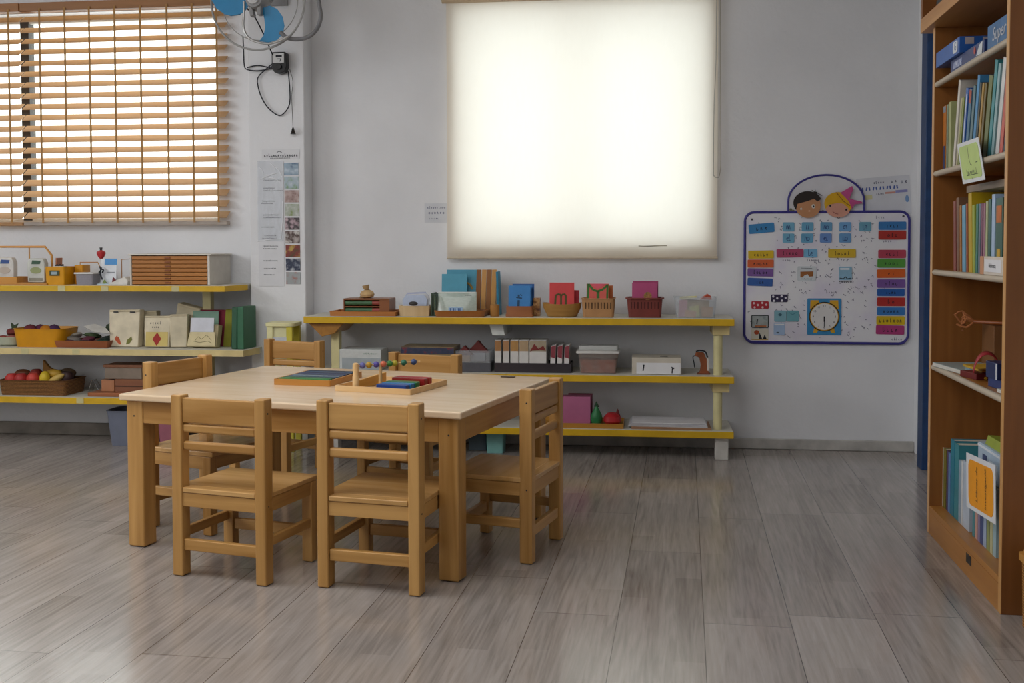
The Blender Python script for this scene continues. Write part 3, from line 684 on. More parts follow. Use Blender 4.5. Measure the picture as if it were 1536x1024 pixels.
# capital M cards in the plastic basket
def slotted_basket(name, label, x, y, w, d, h, col, dark, rim):
    b = thing(name, label, 'basket', (x, y, TB))
    m = MB().open_box(-w/2, w/2, -d/2, d/2, 0, h, t=.004, r=.014, taper=.008, lip=rim)
    m.build('basket_body', paint(col, .45, .08), b, bevel=.001)
    s = MB(); k = 0
    nslot = int(w/.018)
    for i in range(nslot):
        xx = -w/2+.015 + (w-.03)*i/(nslot-1)
        M = Matrix.Translation((xx, -d/2-.0055, h*.62)) @ Matrix.Rotation(R(5), 4, 'X')
        s.box(-.0028, .0028, -.0012, .0012, -h*.17, h*.17, M=M)
    s.build('slots', paint(dark, .6), b, flat=True)
    return b
slotted_basket('plastic_basket', 'tan plastic basket with slots holding the capital M card', -.251, 5.86, .165, .12, .104, 'b98a5c', '5d4128', .004)
o = card('card with a large green capital M on pink, in the tan plastic basket', -.256, 5.845, TB+.006, .122, .176, 'e0685c', -4)
MB().ribbon([(-.054, .09), (-.050, .176)], .013, -.0026).ribbon([(-.050, .174), (-.026, .142), (.0, .134)], .012, -.0026).ribbon([(0, .134), (.03, .145), (.055, .170)], .012, -.0026).ribbon([(.002, .138), (.002, .09)], .016, -.0026).ribbon([(.054, .172), (.052, .09)], .011, -.0026).build('letter_m', paint('4c7a3c', .8), o, flat=True)
MB().prism([(-.042, .176), (.046, .176), (.0, .146)], -.0029, -.0024).build('pink_field', paint('e55f74', .6), o)
o = card('orange backed card behind the capital M card', -.232, 5.885, TB+.006, .115, .165, 'c9743f', -4)
slotted_basket('plastic_basket', 'dark red slotted basket with a tan rim, holding the magenta cards', 0.0, 5.87, .175, .13, .108, '7d3a33', '4a2220', .009)
for k, (dy, h, dx) in enumerate(((-.02, .182, 0), (.01, .19, .004))):
    o = card(('front magenta card with clipped corners in the dark red basket', 'magenta card at the back of the dark red basket')[k], 0.0+dx, 5.87+dy, TB+.006, .138, h, ('b94f7e', 'a9416f')[k], -4)
q = MB().lathe([(.022, -.002), (.022, .002)], (0, 0, 0), 20, M=Matrix.Rotation(R(90), 4, 'X')).build('round_sticker', picture(('6a6a3a', 'a2703d', 'b98c6a'), 60, 5), loc=(.016, 5.793, TB+.118))
tag(q, 'round brown sticker hanging at the rim of the dark red basket', 'sticker')
cb = thing('plastic_tub', 'clear plastic tub of mixed cards at the right end of the top shelf', 'tub', (.272, 5.87, TB))
MB().open_box(-.102, .102, -.065, .065, 0, .112, t=.0025, r=.014, taper=.010, lip=.004).build('tub_body', clear('f4f6f8', .2, .15), cb)
for k, (x, y, z, w, h, c, a, lb) in enumerate(((-.07, -.03, .004, .045, .09, 'c98f9a', 4, 'pink striped card at the left inside the clear tub'), (.0, -.035, .004, .05, .06, 'c9c47d', -8, 'yellowish card in the middle of the clear tub'),
        (.06, -.03, .004, .06, .055, 'b88a5e', 5, 'tan label card at the right inside the clear tub'), (.0, .02, .004, .15, .09, 'b7a27a', 2, 'long beige card at the back of the clear tub'), (-.03, -.045, .004, .06, .035, 'cf9b78', 10, 'low peach card at the front of the clear tub'))):
    o = MB().box(-w/2, w/2, -.002, .002, 0, h).build('card', paint(c, .6, .15), loc=(.272+x, 5.87+y, TB+z), rot=(R(-8), R(a), 0)); tag(o, lb, 'card', 'cards in the clear tub')
o = MB().prism([(-.03, 0), (.035, 0), (.028, .02), (.012, .03)], -.03, .03).build('red_block', paint('b0482f', .5), loc=(.325, 5.86, TB+.098)); tag(o, 'red wedge poking out of the clear tub', 'wedge')
o = MB().box(-.06, .03, -.02, .02, 0, .010).build('yellow_strip', paint('cfc98e', .6), loc=(.25, 5.88, TB+.103), rot=(0, R(-4), 0)); tag(o, 'pale yellow strip lying across the top of the clear tub', 'strip')

# ---- middle board
MZ = ZM + E_
o = thing('storage_box', 'white translucent box at the left end of the middle board, behind a chair', 'box', (-1.585, 5.90, MZ))
MB().box(-.12, .12, -.08, .08, 0, .118).build('box_body', clear('e4e8e6', .85, .3), o, bevel=.004)
MB().box(-.105, .115, -.083, -.0805, .004, .07).build('grey_panel', paint('aab3b8', .5, .1), o, bevel=.001)
handwriting(MB(), .02, .09, .08, .008, 8, .002, -.0806).build('lettering', paint('4f7f62', .5), o, flat=True)
o = thing('game_box', 'flat dark game box with red and blue edge, partly hidden by a chair back', 'box', (-1.195, 5.89, MZ))
MB().box(-.15, .15, -.10, .10, 0, .138).build('lid', picture(('7f6a4a', '8d7a58', '6b5a48'), 12, 1), o, bevel=.002)
MB().box(-.149, .149, -.1012, -.1002, .10, .134).build('edge_print', picture(('5b2630', '2e3750', '3a3f58', '7a2f35'), 25, 2), o)
o = thing('plastic_tub', 'clear plastic tub with a grey base, holding red roofed pieces', 'tub', (-.945, 5.88, MZ))
MB().open_box(-.10, .10, -.07, .07, .05, .118, t=.003, r=.008, lip=.003).build('tub_body', clear('eceef0', .22, .2), o)
MB().rbox(-.103, .103, -.073, .073, 0, .05, r=.008).build('base', paint('5a5a60', .4, .1), o, bevel=.002)
def house(label, x, y, z, s, body, roof):
    h = thing('toy_house', label, 'toy house', (x, y, z))
    MB().box(-.035*s, .035*s, -.02, .02, 0, .04*s).build('walls', paint(body, .6), h, bevel=.001)
    MB().prism([(-.055*s, .04*s), (.055*s, .04*s), (.008*s, .09*s), (0, .098*s), (-.008*s, .09*s)], -.024, .024).build('roof', paint(roof, .55, .1), h, bevel=.001)
house('small tan house with a dark red roof at the left inside the clear tub', -.995, 5.855, MZ+.054, .9, 'c08a4d', '7a3230')
house('taller house with a dark red pointed roof rising out of the clear tub', -.925, 5.895, MZ+.054, 1.15, '9a9aa0', '6e2a26')
bk = thing('box_file', 'dark clear tray holding a row of white spined story books', 'book tray', (-.610, 5.89, MZ))
MB().open_box(-.212, .212, -.08, .08, 0, .052, t=.003, r=.004, n=2).build('tray_body', clear('4a4448', .72, .2), bk)
bs = [(-.193, .035, .172), (-.149, .035, .172), (-.102, .045, .172), (-.049, .050, .172), (.028, .093, .172)]
desc = ['leftmost', 'second from the left', 'third from the left', 'fourth from the left']
for k, (x, w, h) in enumerate(bs):
    o = thing('story_book', ('white story book with tan top, %s of the wide row' % desc[k]) if k < 4 else 'widest white story book with red triangles, right of the wide row', 'book', (-.610+x, 5.885, MZ+.0036), group='story books in the dark tray')
    MB().box(-w/2, w/2, -.07, .07, 0, h).build('cover', paint('d9d6d2', .5, .05), o, bevel=.002)
    MB().box(-w/2+.001, w/2-.001, -.0712, -.0702, h*.66, h-.003).build('tan_band', paint(['a9794a', 'b3845a', 'b98b52', 'b59a78', 'a99b84'][k], .5, .1), o)
    MB().box(-w/2+.001, w/2-.001, -.0712, -.0702, .004, .048).build('dark_band', paint(['3c3236', '8a5138', '3a3034', '8a5a44', '70392f'][k], .5, .2), o)
    if k == 4:
        MB().prism([(-.045, .11), (-.02, .155), (.01, .12), (-.03, .118)], -.0722, -.0713).prism([(.0, .125), (.03, .145), (.044, .118)], -.0722, -.0713).build('red_print', paint('7d2f2c', .5), o)
for k, x in enumerate((.108, .145, .183)):
    o = thing('story_book', ['slim white book with a dark red top, left of the slim three', 'slim white book with a dark red top, middle of the slim three', 'slim white book with a dark red top, right end of the tray'][k], 'book', (-.610+x, 5.885, MZ+.0036), group='slim books in the dark tray')
    w = .027; h = .150
    MB().prism([(-w/2, 0), (w/2, 0), (w/2+.006, h), (-w/2+.006, h-.008)], -.07, .07).build('cover', paint('d8d4d2', .5, .05), o, bevel=.001)
    MB().prism([(-w/2+.005, h*.55), (w/2+.002, h*.5), (w/2+.0055, h-.002), (-w/2+.0065, h-.01)], -.0712, -.0702).build('red_band', paint('8f3f48', .5, .15), o)
tu = thing('plastic_tub', 'clear lidded tub with reddish brown contents, middle board', 'tub', (-.252, 5.87, MZ))
MB().open_box(-.098, .098, -.065, .065, 0, .112, t=.0025, r=.012, taper=.012).build('tub_body', clear('f6efea', .12, .2), tu)
MB().rbox(-.118, .118, -.085, .085, .110, .124, r=.014).build('lid_rim', paint('d8d6d2', .35), tu, bevel=.003)
MB().rbox(-.108, .108, -.03, .075, .124, .148, r=.012).build('lid', clear('dfe0dc', .7, .25), tu, bevel=.004)
o = MB().rbox(-.093, .093, -.059, .059, 0, .072, r=.01, taper=.006).build('clay_block', paint('86401f', .8, .2), loc=(-.252, 5.87, MZ+.0031)); tag(o, 'reddish brown filling inside the clear lidded tub', 'clay block')
wb_ = thing('document_box', 'low cream box with a white front label showing two black marks', 'box', (.064, 5.875, MZ))
MB().box(-.132, .132, -.085, .085, 0, .092).build('box_body', paint('c9c1b2', .55, .05), wb_, bevel=.003)
MB().box(-.108, .128, -.0868, -.0852, .004, .064).build('label', paint('e4e4e6', .4, .02), wb_)
MB().ribbon([(-.068, .05), (-.072, .02)], .007, -.0872).ribbon([(-.074, .052), (-.064, .05)], .005, -.0872).ribbon([(.085, .04), (.083, .008)], .006, -.0872).ribbon([(.078, .042), (.094, .036), (.086, .030)], .005, -.0872).build('marks', INK, wb_, flat=True)
MB().box(.02, .06, -.06, -.04, .092, .096).build('clasp', paint('77736c', .4), wb_, bevel=.001)
hr = thing('toy_horse', 'small brown and white toy animal at the right end of the middle board', 'toy animal', (.306, 5.84, MZ))
MB().prism([(-.018, .0), (.040, 0), (.036, .03), (.030, .075), (.012, .118), (-.03, .120), (-.036, .10), (-.012, .09), (-.004, .05), (-.008, .02)], -.014, .014).build('body', paint('8f4d2b', .6, .2), hr, bevel=.004)
MB().prism([(.030, .02), (.042, .02), (.038, .085), (.026, .095)], -.0155, .0155).build('white_flank', paint('d0c8c2', .6), hr, bevel=.002)
MB().tube([(-.03, 0, .122), (-.012, 0, .128), (.02, 0, .122), (.032, 0, .09)], .004, 6).build('mane', INK, hr)
MB().tube([(-.036, 0, .1), (-.046, 0, .092), (-.04, 0, .06), (-.036, 0, .035)], .003, 6).build('bridle', INK, hr)
MB().box(-.022, .046, -.018, .018, 0, .008).build('base', paint('7d4328', .6), hr, bevel=.002)

# ---- lower board
LZ = ZL + E_
o = MB().open_box(-.25, .25, -.11, .11, 0, .026, t=.008, r=.004, n=2, floor=.006).build('wooden_tray', wood('c08a38', 'a87229', 'x'), loc=(-.362, 5.875, LZ), bevel=.0015)
tag(o, 'ochre wooden tray on the lower board, holding the pink box and two fruits', 'tray')
o = thing('pink_box', 'flat fronted pink cardboard box in the ochre tray', 'box', (-.372, 5.87, LZ+.0066))
MB().box(-.085, .078, -.04, .04, 0, .155).build('box_body', paint('b5678c', .55, .05), o, bevel=.002)
MB().box(-.05, .085, .041, .06, 0, .162).build('back_flap', paint('8d4a60', .55), o, bevel=.002)
pr = thing('toy_pear', 'green felt pear standing in the ochre tray', 'toy fruit', (-.262, 5.845, LZ+.0066))
MB().lathe([(.008, 0), (.026, .006), (.033, .03), (.030, .055), (.018, .08), (.008, .098), (.002, .112)], (0, 0, 0), 18).build('body', paint('2f7d4a', .45, .15), pr)
MB().prism([(-.014, .10), (.0, .13), (.016, .098)], -.006, .006).build('leaf', paint('2c4a33', .7), pr, bevel=.002)
ap = thing('toy_apple', 'red felt apple lying in the ochre tray beside the green pear', 'toy fruit', (-.175, 5.85, LZ+.0066))
MB().lathe([(.01, .002), (.034, .001), (.050, .022), (.046, .048), (.026, .066), (.006, .062)], (0, 0, 0), 20).build('body', paint('b3262c', .4, .12), ap)
MB().prism([(.012, .055), (.03, .092), (.044, .05)], -.006, .006).build('leaf', paint('6d2a2a', .7), ap, bevel=.002)
pa = thing('paper_stack', 'low stack of white papers lying on the lower board', 'paper stack', (.13, 5.88, LZ))
MB().box(-.20, .225, -.11, .12, 0, .012).build('brown_sheets', paint('a37b5c', .7, .1), pa, bevel=.001)
for k in range(4):
    MB().box(-.215+.006*k, .21-.004*k, -.105, .115, .012+.006*k, .0165+.006*k, M=Matrix.Rotation(R(.8*(k-2)), 4, 'Z')).build('sheet', paint(['d4d2d6', 'dcdade', 'cfcfd6', 'e2e0e4'][k], .5), pa, bevel=.001)
o = MB().open_box(-.045, .045, -.06, .06, 0, .108, t=.003, r=.006, taper=.004, n=3).build('storage_bin', paint('7fb5b0', .45, .08), loc=(-.823, 5.88, 0.0006)); tag(o, 'small teal bin on the floor under the middle shelf unit', 'bin')
o = MB().box(-.05, .05, -.05, .05, 0, .10).build('storage_bin', paint('55646e', .5, .08), loc=(-.93, 5.93, 0.0006), bevel=.004); tag(o, 'dark grey box on the floor left of the small teal bin', 'bin')
ys = thing('yellow_stool', 'pale yellow plastic stool on the floor left of the middle shelf unit', 'stool', (-2.02, 5.80, 0))
MB().rbox(-.085, .085, -.085, .085, .70, .722, r=.03).build('seat', paint('ded9a6', .45), ys, bevel=.004)
for sx in (-1, 1):
    for sy in (-1, 1):
        MB().prism([(sx*.062-.016, 0), (sx*.062+.016, 0), (sx*.062*.9+.018, .70), (sx*.062*.9-.018, .70)], sy*.062-.014, sy*.062+.014).build('leg', paint('cdbf45' if sx > 0 else 'ded9a6', .45), ys, bevel=.004)
MB().box(-.05, .05, -.066, -.060, .52, .70).build('front_panel', paint('d9d5a8', .45), ys, bevel=.003)
MB().box(-.045, .045, -.066, -.060, .38, .44).build('rung', paint('a9c48c', .45), ys, bevel=.003)
o = MB().box(-.05, .05, -.003, .003, 0, .085).build('grey_card', paint('c3c6cc', .5), loc=(-2.005, 5.728, .555)); tag(o, 'light grey card taped on the front of the yellow stool', 'card')

# ================================================================== THINGS ON THE LEFT UNIT
# ---- top board
TP = LT + E_
wr = thing('wooden_rack', 'light wooden carrier with a tall handle frame, at the left edge of the photo', 'carrier', (-3.60, 5.86, TP))
MB().open_box(-.24, -.02, -.07, .07, 0, .045, t=.007, r=.004, n=2).build('front_box', wood('d79a45', 'bf8235', 'x'), wr, bevel=.0015)
MB().box(-.02, .17, -.08, .08, 0, .012).build('base', wood('c98d3e', 'b07830', 'x'), wr, bevel=.0015)
MB().tube([(-.21, .03, .03), (-.21, .03, .22), (.10, .03, .22), (.14, .03, .17), (.145, .03, .01)], .007, 8, 1).build('handle_frame', wood('dba052', 'c08338', 'x'), wr)
MB().cyl((.0, .03, .012), (.0, .03, .22), .004, n=8).build('upright', wood('d3a468', 'c08338', 'z'), wr)
def packet(label, x, y, z, w, h, col, top, mid, extra):
    p = thing('packet', label, 'packet', (x, y, z), group='packets in the wooden carrier')
    MB().prism([(-w/2, 0), (w/2, 0), (w/2*1.04, h*.8), (w/2*.8, h), (-w/2*.8, h), (-w/2*1.04, h*.8)], -.022, .022).build('bag', paint(col, .35, .12), p, bevel=.006)
    MB().prism([(-w*.25, h*.76), (w*.25, h*.76), (w*.3, h*.9), (-w*.2, h*.92)], -.0232, -.0222).build('blot', paint(top, .4), p)
    MB().lathe([(.0, -.001), (w*.33, -.001), (w*.33, .001), (.0, .001)], (0, 0, 0), 16, M=Matrix.Translation((0, -.0228, h*.5)) @ Matrix.Diagonal((1, 1, .55, 1)) @ Matrix.Rotation(R(90), 4, 'X')).build('oval_print', paint(mid, .5), p)
    MB().box(-w*.4, w*.4, -.0232, -.0222, h*.06, h*.06+.018).build('caption_band', paint(extra, .5, .2), p)
packet('white packet with a blue blot, inside the front box of the carrier', -3.725, 5.86, TP+.0075, .11, .150, 'd8d5cf', '32518f', 'c4b8ac', '53484c')
packet('greyish packet with a dark green blot, right in the carrier', -3.515, 5.835, TP+.0126, .105, .140, 'c9cbc4', '33553f', '97a06f', '8d8a7c')
o = MB().box(-.004, .004, -.03, .03, 0, .155).build('wooden_strip', wood('a9673a', '8f5229', 'z'), loc=(-3.428, 5.90, TP), rot=(0, R(3), 0)); tag(o, 'thin brown slat standing between the carrier and the yellow crate', 'slat')
yc = thing('yellow_crate', 'small yellow plastic crate with a dark window sticker', 'crate', (-3.383, 5.85, TP))
MB().open_box(-.056, .056, -.06, .06, 0, .105, t=.003, r=.006, taper=.004, n=3).build('crate_body', paint('d9980f', .4, .06), yc)
MB().rbox(-.03, .03, -.003, .003, -.015, .015, r=.002).build('sticker', paint('3d4a30', .5), yc, loc=(0, -.0655, .068), rot=(0, 0, 0))
MB().box(-.018, .018, -.0030, -.0022, -.008, .008).build('sticker_print', paint('98a9b0', .5), yc, loc=(0, -.067, .068))
o = MB().rbox(-.027, .027, -.045, .045, 0, .113, r=.008).build('yellow_crate', paint('d18f12', .4, .06), loc=(-3.292, 5.93, TP), bevel=.003); tag(o, 'deeper yellow block behind, right of the crate with the sticker', 'crate')
q = thing('charm_string', 'tangle of dark charms poking over the yellow crate', 'charm', (-3.385, 5.85, TP+.1055))
mm = MB()
for k in range(6): mm.ball((-.022+.009*k, -.01, .004+.004*(k % 2)), .006, 8, 5)
mm.build('charms', INK, q); MB().box(-.035, .03, -.02, .02, -.002, .002).build('card_backing', paint('d5d0c4', .5), q)
gb = thing('lidded_tub', 'grey tub with a white lid beside the yellow crates', 'tub', (-3.21, 5.85, TP))
MB().open_box(-.05, .05, -.05, .05, 0, .062, t=.003, r=.008, taper=.004, n=3).build('tub_body', clear('9b97a0', .85, .3), gb)
MB().rbox(-.062, .062, -.062, .062, .062, .071, r=.012).build('lid', paint('dcdcdc', .4), gb, bevel=.002)
MB().tube([(-.09, .07, .05), (-.09, .07, .128), (.02, .07, .128), (.045, .07, .075), (.06, .07, 0.002)], .003, 6, 1).build('wire_handle', wood('cf9a52', 'b98240', 'x'), gb)
cs_ = thing('card_stand', 'white card in a stand with a blue top band, beside the wooden drawer cabinet', 'card stand', (-3.085, 5.85, TP))
MB().box(-.052, .045, -.004, .004, 0, .150, M=Matrix.Rotation(R(-5), 4, 'X')).build('card', paint('d9dde2', .4, .03), cs_, bevel=.001)
MB().box(-.028, .047, -.0062, -.0045, .115, .150, M=Matrix.Rotation(R(-5), 4, 'X')).build('blue_band', paint('3f8fd0', .4), cs_)
MB().box(-.014, .035, -.0062, -.0045, .068, .073, M=Matrix.Rotation(R(-5), 4, 'X')).build('grey_line', paint('8f9499', .4), cs_)
MB().box(-.06, .06, -.03, .03, 0, .006).build('foot', paint('c3d6e0', .4), cs_, bevel=.001)
dv = MB()
for a, b, c, d in ((-.05, .02, -.045, .075), (-.03, .01, -.035, .06)): dv.tube([(a, -.02, .07), ((a+c)/2+.01, -.022, .085), (c, -.02, d+.03)], .005, 6)
dv.tube([(-.03, -.02, .03), (-.042, -.02, .06), (-.036, -.02, .10)], .005, 6)
dv.build('dark_sprig', paint('2c3036', .6), cs_)
MB().prism([(-.03, .008), (-.016, .03), (-.004, .012), (-.016, .004)], -.024, -.018).build('green_leaf', paint('7d8f4c', .6), cs_)
MB().prism([(.028, .004), (.036, .044), (.052, .03), (.05, .006)], -.024, -.018).build('maroon_leaf', paint('6d2b2e', .6), cs_)
st_ = thing('strawberry_toy', 'red strawberry shaped toy on a stick above the white card stand', 'toy', (-3.147, 5.88, TP))
MB().cyl((0, 0, 0.012), (0, 0, .165), .003, n=8).build('stick', paint('d8d8d8', .4), st_)
MB().lathe([(.004, .146), (.016, .158), (.025, .178), (.024, .19), (.012, .197), (.003, .2)], (0, 0, 0), 14).build('berry', paint('b92f35', .4, .15), st_)
MB().cyl((0, 0, .197), (0, 0, .215), .006, .009, n=8).build('stem', paint('3d3a3a', .5), st_)
MB().lathe([(.018, 0), (.018, .012)], (0, 0, 0), 12).build('base', paint('d5d5d5', .4), st_)
cf = thing('folded_cloth', 'folded white cloth with a small white basket handle, left of the drawer cabinet', 'cloth', (-2.995, 5.84, TP))
MB().prism([(-.058, 0), (.05, 0), (.056, .022), (.036, .048), (.0, .034), (-.03, .02), (-.06, .010)], -.05, .05).build('cloth', paint('d8d5cf', .8, .12), cf, bevel=.004)
MB().tube([(-.038, .06, .0), (-.038, .06, .145), (.04, .06, .15), (.044, .06, .01)], .004, 6, 1).build('handle', wood('c79a72', 'b08058', 'x'), cf)
db = thing('drawer_cabinet', 'low white cabinet of stacked shallow wooden drawers on the left shelf', 'drawer cabinet', (-2.655, 5.91, TP))
cw0, cw1 = -.272, .206
MB().box(cw0-.008, cw1+.012, -.125, .19, .170, .178).box(cw0, cw0+.010, -.118, .19, 0, .170).box(.192, cw1, -.118, .19, 0, .170).box(cw0+.01, .192, .18, .19, 0, .168).build('case', paint('d8d2c8', .5, .06), db, bevel=.002)
for k in range(7):
    z = .004 + k*.0234
    dr = MB().box(cw0+.012, .190, -.118, .178, z, z+.0215).build('drawer', wood('b5783a', '9c6129', 'x'), db, bevel=.003)
    MB().box(-.062, -.028, -.1225, -.118, z+.006, z+.014).build('pull', wood('8a4c22', '74401b', 'x'), dr, bevel=.001)

# ---- middle board
LMZ = LM + E_
o = MB().lathe([(.05, 0), (.07, .01), (.085, .05), (.08, .052), (.064, .014), (.02, .008)], (0, 0, 0), 24).build('grey_bowl', paint('b9bda9', .5), loc=(-3.715, 5.87, LMZ)); tag(o, 'pale grey green bowl at the left edge of the middle board', 'bowl')
for k, (dx, dy, dz, r, c, lb) in enumerate(((-.035, -.02, .036, .03, '8d4038', 'dull red felt piece in the pale bowl, left'), (.02, -.02, .036, .032, 'a0615a', 'dusty pink felt piece in the pale bowl, right'), (0, .02, .075, .03, '73312c', 'dark red felt piece on top in the pale bowl'))):
    o = MB().ball((0, 0, 0), r, 12, 7, sq=(1.25, 1, .75), noise=.15).build('felt_piece', paint(c, .9, .2), loc=(-3.715+dx, 5.87+dy, LMZ+dz)); tag(o, lb, 'felt piece', 'felt pieces in the bowl')
o = MB().prism([(-.01, 0), (.015, 0), (.03, .03), (.005, .02), (-.015, .035)], -.004, .004).build('felt_leaf', paint('3d4a35', .9), loc=(-3.69, 5.86, LMZ+.098)); tag(o, 'dark green felt leaf on top of the pale bowl', 'felt leaf')
o = MB().open_box(-.145, .145, -.10, .10, 0, .105, t=.004, r=.05, taper=.016, n=6, lip=.004).build('yellow_basin', paint('d0900f', .42, .06), loc=(-3.49, 5.87, LMZ)); tag(o, 'oval yellow plastic basin on the middle board', 'basin')
for k, (dx, dy, r, c, lb) in enumerate(((-.08, -.03, .042, '6b2a33', 'maroon felt fruit at the left in the yellow basin'), (-.035, .0, .040, '5b2440', 'plum felt fruit in the middle of the yellow basin'), (.01, -.02, .038, 'c07a1e', 'orange felt fruit in the yellow basin'), (.05, .0, .04, '4a2c4f', 'purple felt fruit at the right in the yellow basin'))):
    o = MB().ball((0, 0, 0), r, 12, 8, noise=.18).build('felt_fruit', paint(c, .85, .2), loc=(-3.49+dx, 5.87+dy, LMZ+.082)); tag(o, lb, 'felt fruit', 'felt fruits in the yellow basin')
o = MB().open_box(-.155, .155, -.09, .09, 0, .038, t=.006, r=.004, taper=.014, n=2, floor=.005).build('wooden_tray', wood('a5623c', '8b4c2b', 'x'), loc=(-3.22, 5.865, LMZ), bevel=.0015); tag(o, 'reddish wooden tray with a heap of felt leaves and paper, right of the yellow basin', 'tray')
rnd = random.Random(5); lv = [('5a2b3a', 'plum'), ('3a2c2c', 'dark brown'), ('2e4a3a', 'dark green'), ('8c867e', 'grey'), ('6a3142', 'wine red'), ('26302b', 'blackish green'), ('b8b2a8', 'pale grey'), ('4a5a3c', 'moss green')]
where = ['left front', 'front', 'right front', 'centre left', 'centre', 'centre right', 'back left', 'back right']
for k, (c, nm) in enumerate(lv):
    x = -.11 + .1*(k % 3); y = -.045 + .04*(k//3); z = .022 + .018*(k//3)
    o = MB().ball((0, 0, 0), .045, 10, 6, sq=(1.1, .8, .34), noise=.3).build('felt_leaf', paint(c, .9, .2), loc=(-3.22+x+.01, 5.865+y, LMZ+z), rot=(R(rnd.uniform(-12, 12)), R(rnd.uniform(-15, 15)), rnd.uniform(0, 3))); tag(o, '%s felt leaf, %s of the heap in the reddish tray' % (nm, where[k]), 'felt leaf', 'felt leaves in the reddish tray')
o = MB().prism([(-.09, .03), (-.03, .055), (.05, .02), (.10, -.03), (.0, -.02)], -.003, .003, M=Matrix.Rotation(R(-55), 4, 'X')).build('paper_scrap', paint('c4c1ba', .7, .1), loc=(-3.16, 5.83, LMZ+.095)); tag(o, 'white paper scrap on top of the felt leaves', 'paper')
o = MB().ball((0, 0, 0), .035, 10, 6, sq=(1.2, .8, .8), noise=.3).build('felt_leaf', paint('343f2c', .9, .2), loc=(-3.075, 5.87, LMZ+.108)); tag(o, 'dark olive felt piece on the paper scrap, beside the first cream bag', 'felt leaf')
def cream_bag(label, x, y, w, h, rz, lean, shade='ddd2b8', fold=True):
    b = thing('cloth_bag', label, 'cloth bag', (x, y, LMZ), rot=(R(lean), 0, R(rz)), group='cream cloth bags on the middle board')
    MB().prism([(-w/2*.92, 0), (w/2*.92, 0), (w/2, h*.6), (w/2*1.02, h), (-w/2*1.02, h*.985), (-w/2, h*.5)], -.03, .03).build('bag', paint(shade, .85, .1), b, bevel=.006)
    MB().box(-w/2*.98, w/2*.98, -.034, .034, h*.93, h*.985).build('hem', paint('cfc2a4', .85, .1), b, bevel=.003)
    return b
b = cream_bag('cream cloth bag printed with an orange and a green leaf', -2.985, 5.85, .185, .215, 0, -4)
MB().prism([(-.058, .045), (-.046, .062), (-.03, .05), (-.018, .018), (-.024, .012), (-.048, .03)], -.0312, -.0302).build('orange_leaf', paint('b9552f', .7), b)
MB().prism([(.012, .014), (.02, .04), (.045, .058), (.05, .04), (.035, .02)], -.0312, -.0302).build('green_leaf', paint('77773a', .7), b)
MB().box(-.065, -.035, -.036, -.0345, .196, .203).box(.035, .065, -.036, -.0345, .196, .203).build('clips', INK, b)
o = cream_bag('cream cloth bag half hidden behind the leaf printed bag', -2.905, 5.93, .15, .205, 4, -3, 'cfc3a6')
b = cream_bag('cream cloth bag with a red diamond on a yellow pocket', -2.785, 5.845, .155, .180, 2, -6)
MB().box(-.066, .066, -.0325, -.030, .004, .085).build('yellow_pocket', paint('d5c078', .8, .06), b, bevel=.001)
MB().prism([(0, .008), (.027, .045), (.002, .082), (-.025, .044)], -.0345, -.0328).build('red_diamond', paint('a52a22', .6), b)
handwriting(MB(), -.045, .13, .07, .016, 21, .0022, -.0306).build('lettering', INK, b, flat=True)
handwriting(MB(), -.032, .108, .045, .013, 22, .0022, -.0306).build('lettering', INK, b, flat=True)
o = cream_bag('tall cream cloth bag slumped against its neighbours, nearest the wall', -2.665, 5.965, .15, .245, -8, 5, 'd0c4a8')
o.rotation_euler = (R(2), R(14), R(-6)); o.location.x -= .02
o = cream_bag('creased cream cloth bag between the red diamond bag and the scenery bag', -2.665, 5.86, .10, .190, 12, -4, 'd6cbb0')
b = cream_bag('cream cloth bag with a drawn hilly pocket and a white sheet', -2.505, 5.85, .165, .130, 0, -10, 'd8caa0')
MB().prism([(-.085, .004), (.085, .004), (.077, .082), (-.072, .082)], -.064, -.058).prism([(-.085, .0), (.085, .0), (.085, .006), (-.085, .006)], -.058, -.03).build('pocket', paint('d8caa0', .85, .08), b, bevel=.002)
MB().ribbon([(-.04, .03), (-.02, .055), (0, .04), (.03, .065), (.06, .035)], .0025, -.0645).ribbon([(-.05, .03), (-.01, .022), (.04, .03), (.06, .02)], .0025, -.0645).build('hill_drawing', paint('6b6440', .8), b, flat=True)
q = MB().box(-.07, .068, -.0025, .0025, 0, .16).build('white_sheet', paint('d3d5de', .5), loc=(-2.510, 5.806, LMZ+.012), rot=(R(-9), 0, 0)); tag(q, 'white sheet standing in the pocket of the hilly cloth bag', 'paper')
q = MB().box(-.085, .07, -.004, .004, 0, .205).build('green_folder', paint('7fa08e', .6), loc=(-2.515, 5.892, LMZ), rot=(R(-4), 0, 0)); tag(q, 'grey green folder behind the white sheet', 'folder')
q = thing('felt_books', 'dark red and olive felt pieces standing behind the white sheet', 'felt book', (-2.455, 5.93, LMZ))
MB().box(-.13, .06, -.012, .0, 0, .212).build('red_cover', paint('7d2437', .8, .1), q, bevel=.003)
MB().box(.03, .075, -.02, .02, 0, .218, M=Matrix.Rotation(R(5), 4, 'Y')).build('olive_cover', paint('8d8a2f', .8, .1), q, bevel=.003)
MB().prism([(.075, 0), (.11, .0), (.118, .09), (.10, .1), (.098, .21), (.075, .212)], -.01, .02).build('brown_cover', paint('5f331f', .8, .1), q, bevel=.003)
q = thing('green_binder', 'dark green binder standing against the pilaster at the end of the middle board', 'binder', (-2.258, 5.84, LMZ), R(-6))
MB().box(-.054, -.021, -.075, .085, 0, .234, M=Matrix.Rotation(R(1.5), 4, 'Y')).build('spine', paint('2f5a41', .45, .06), q, bevel=.004)
MB().box(-.019, .021, -.07, .085, 0, .238).build('cover', paint('376a4c', .45, .06), q, bevel=.004)
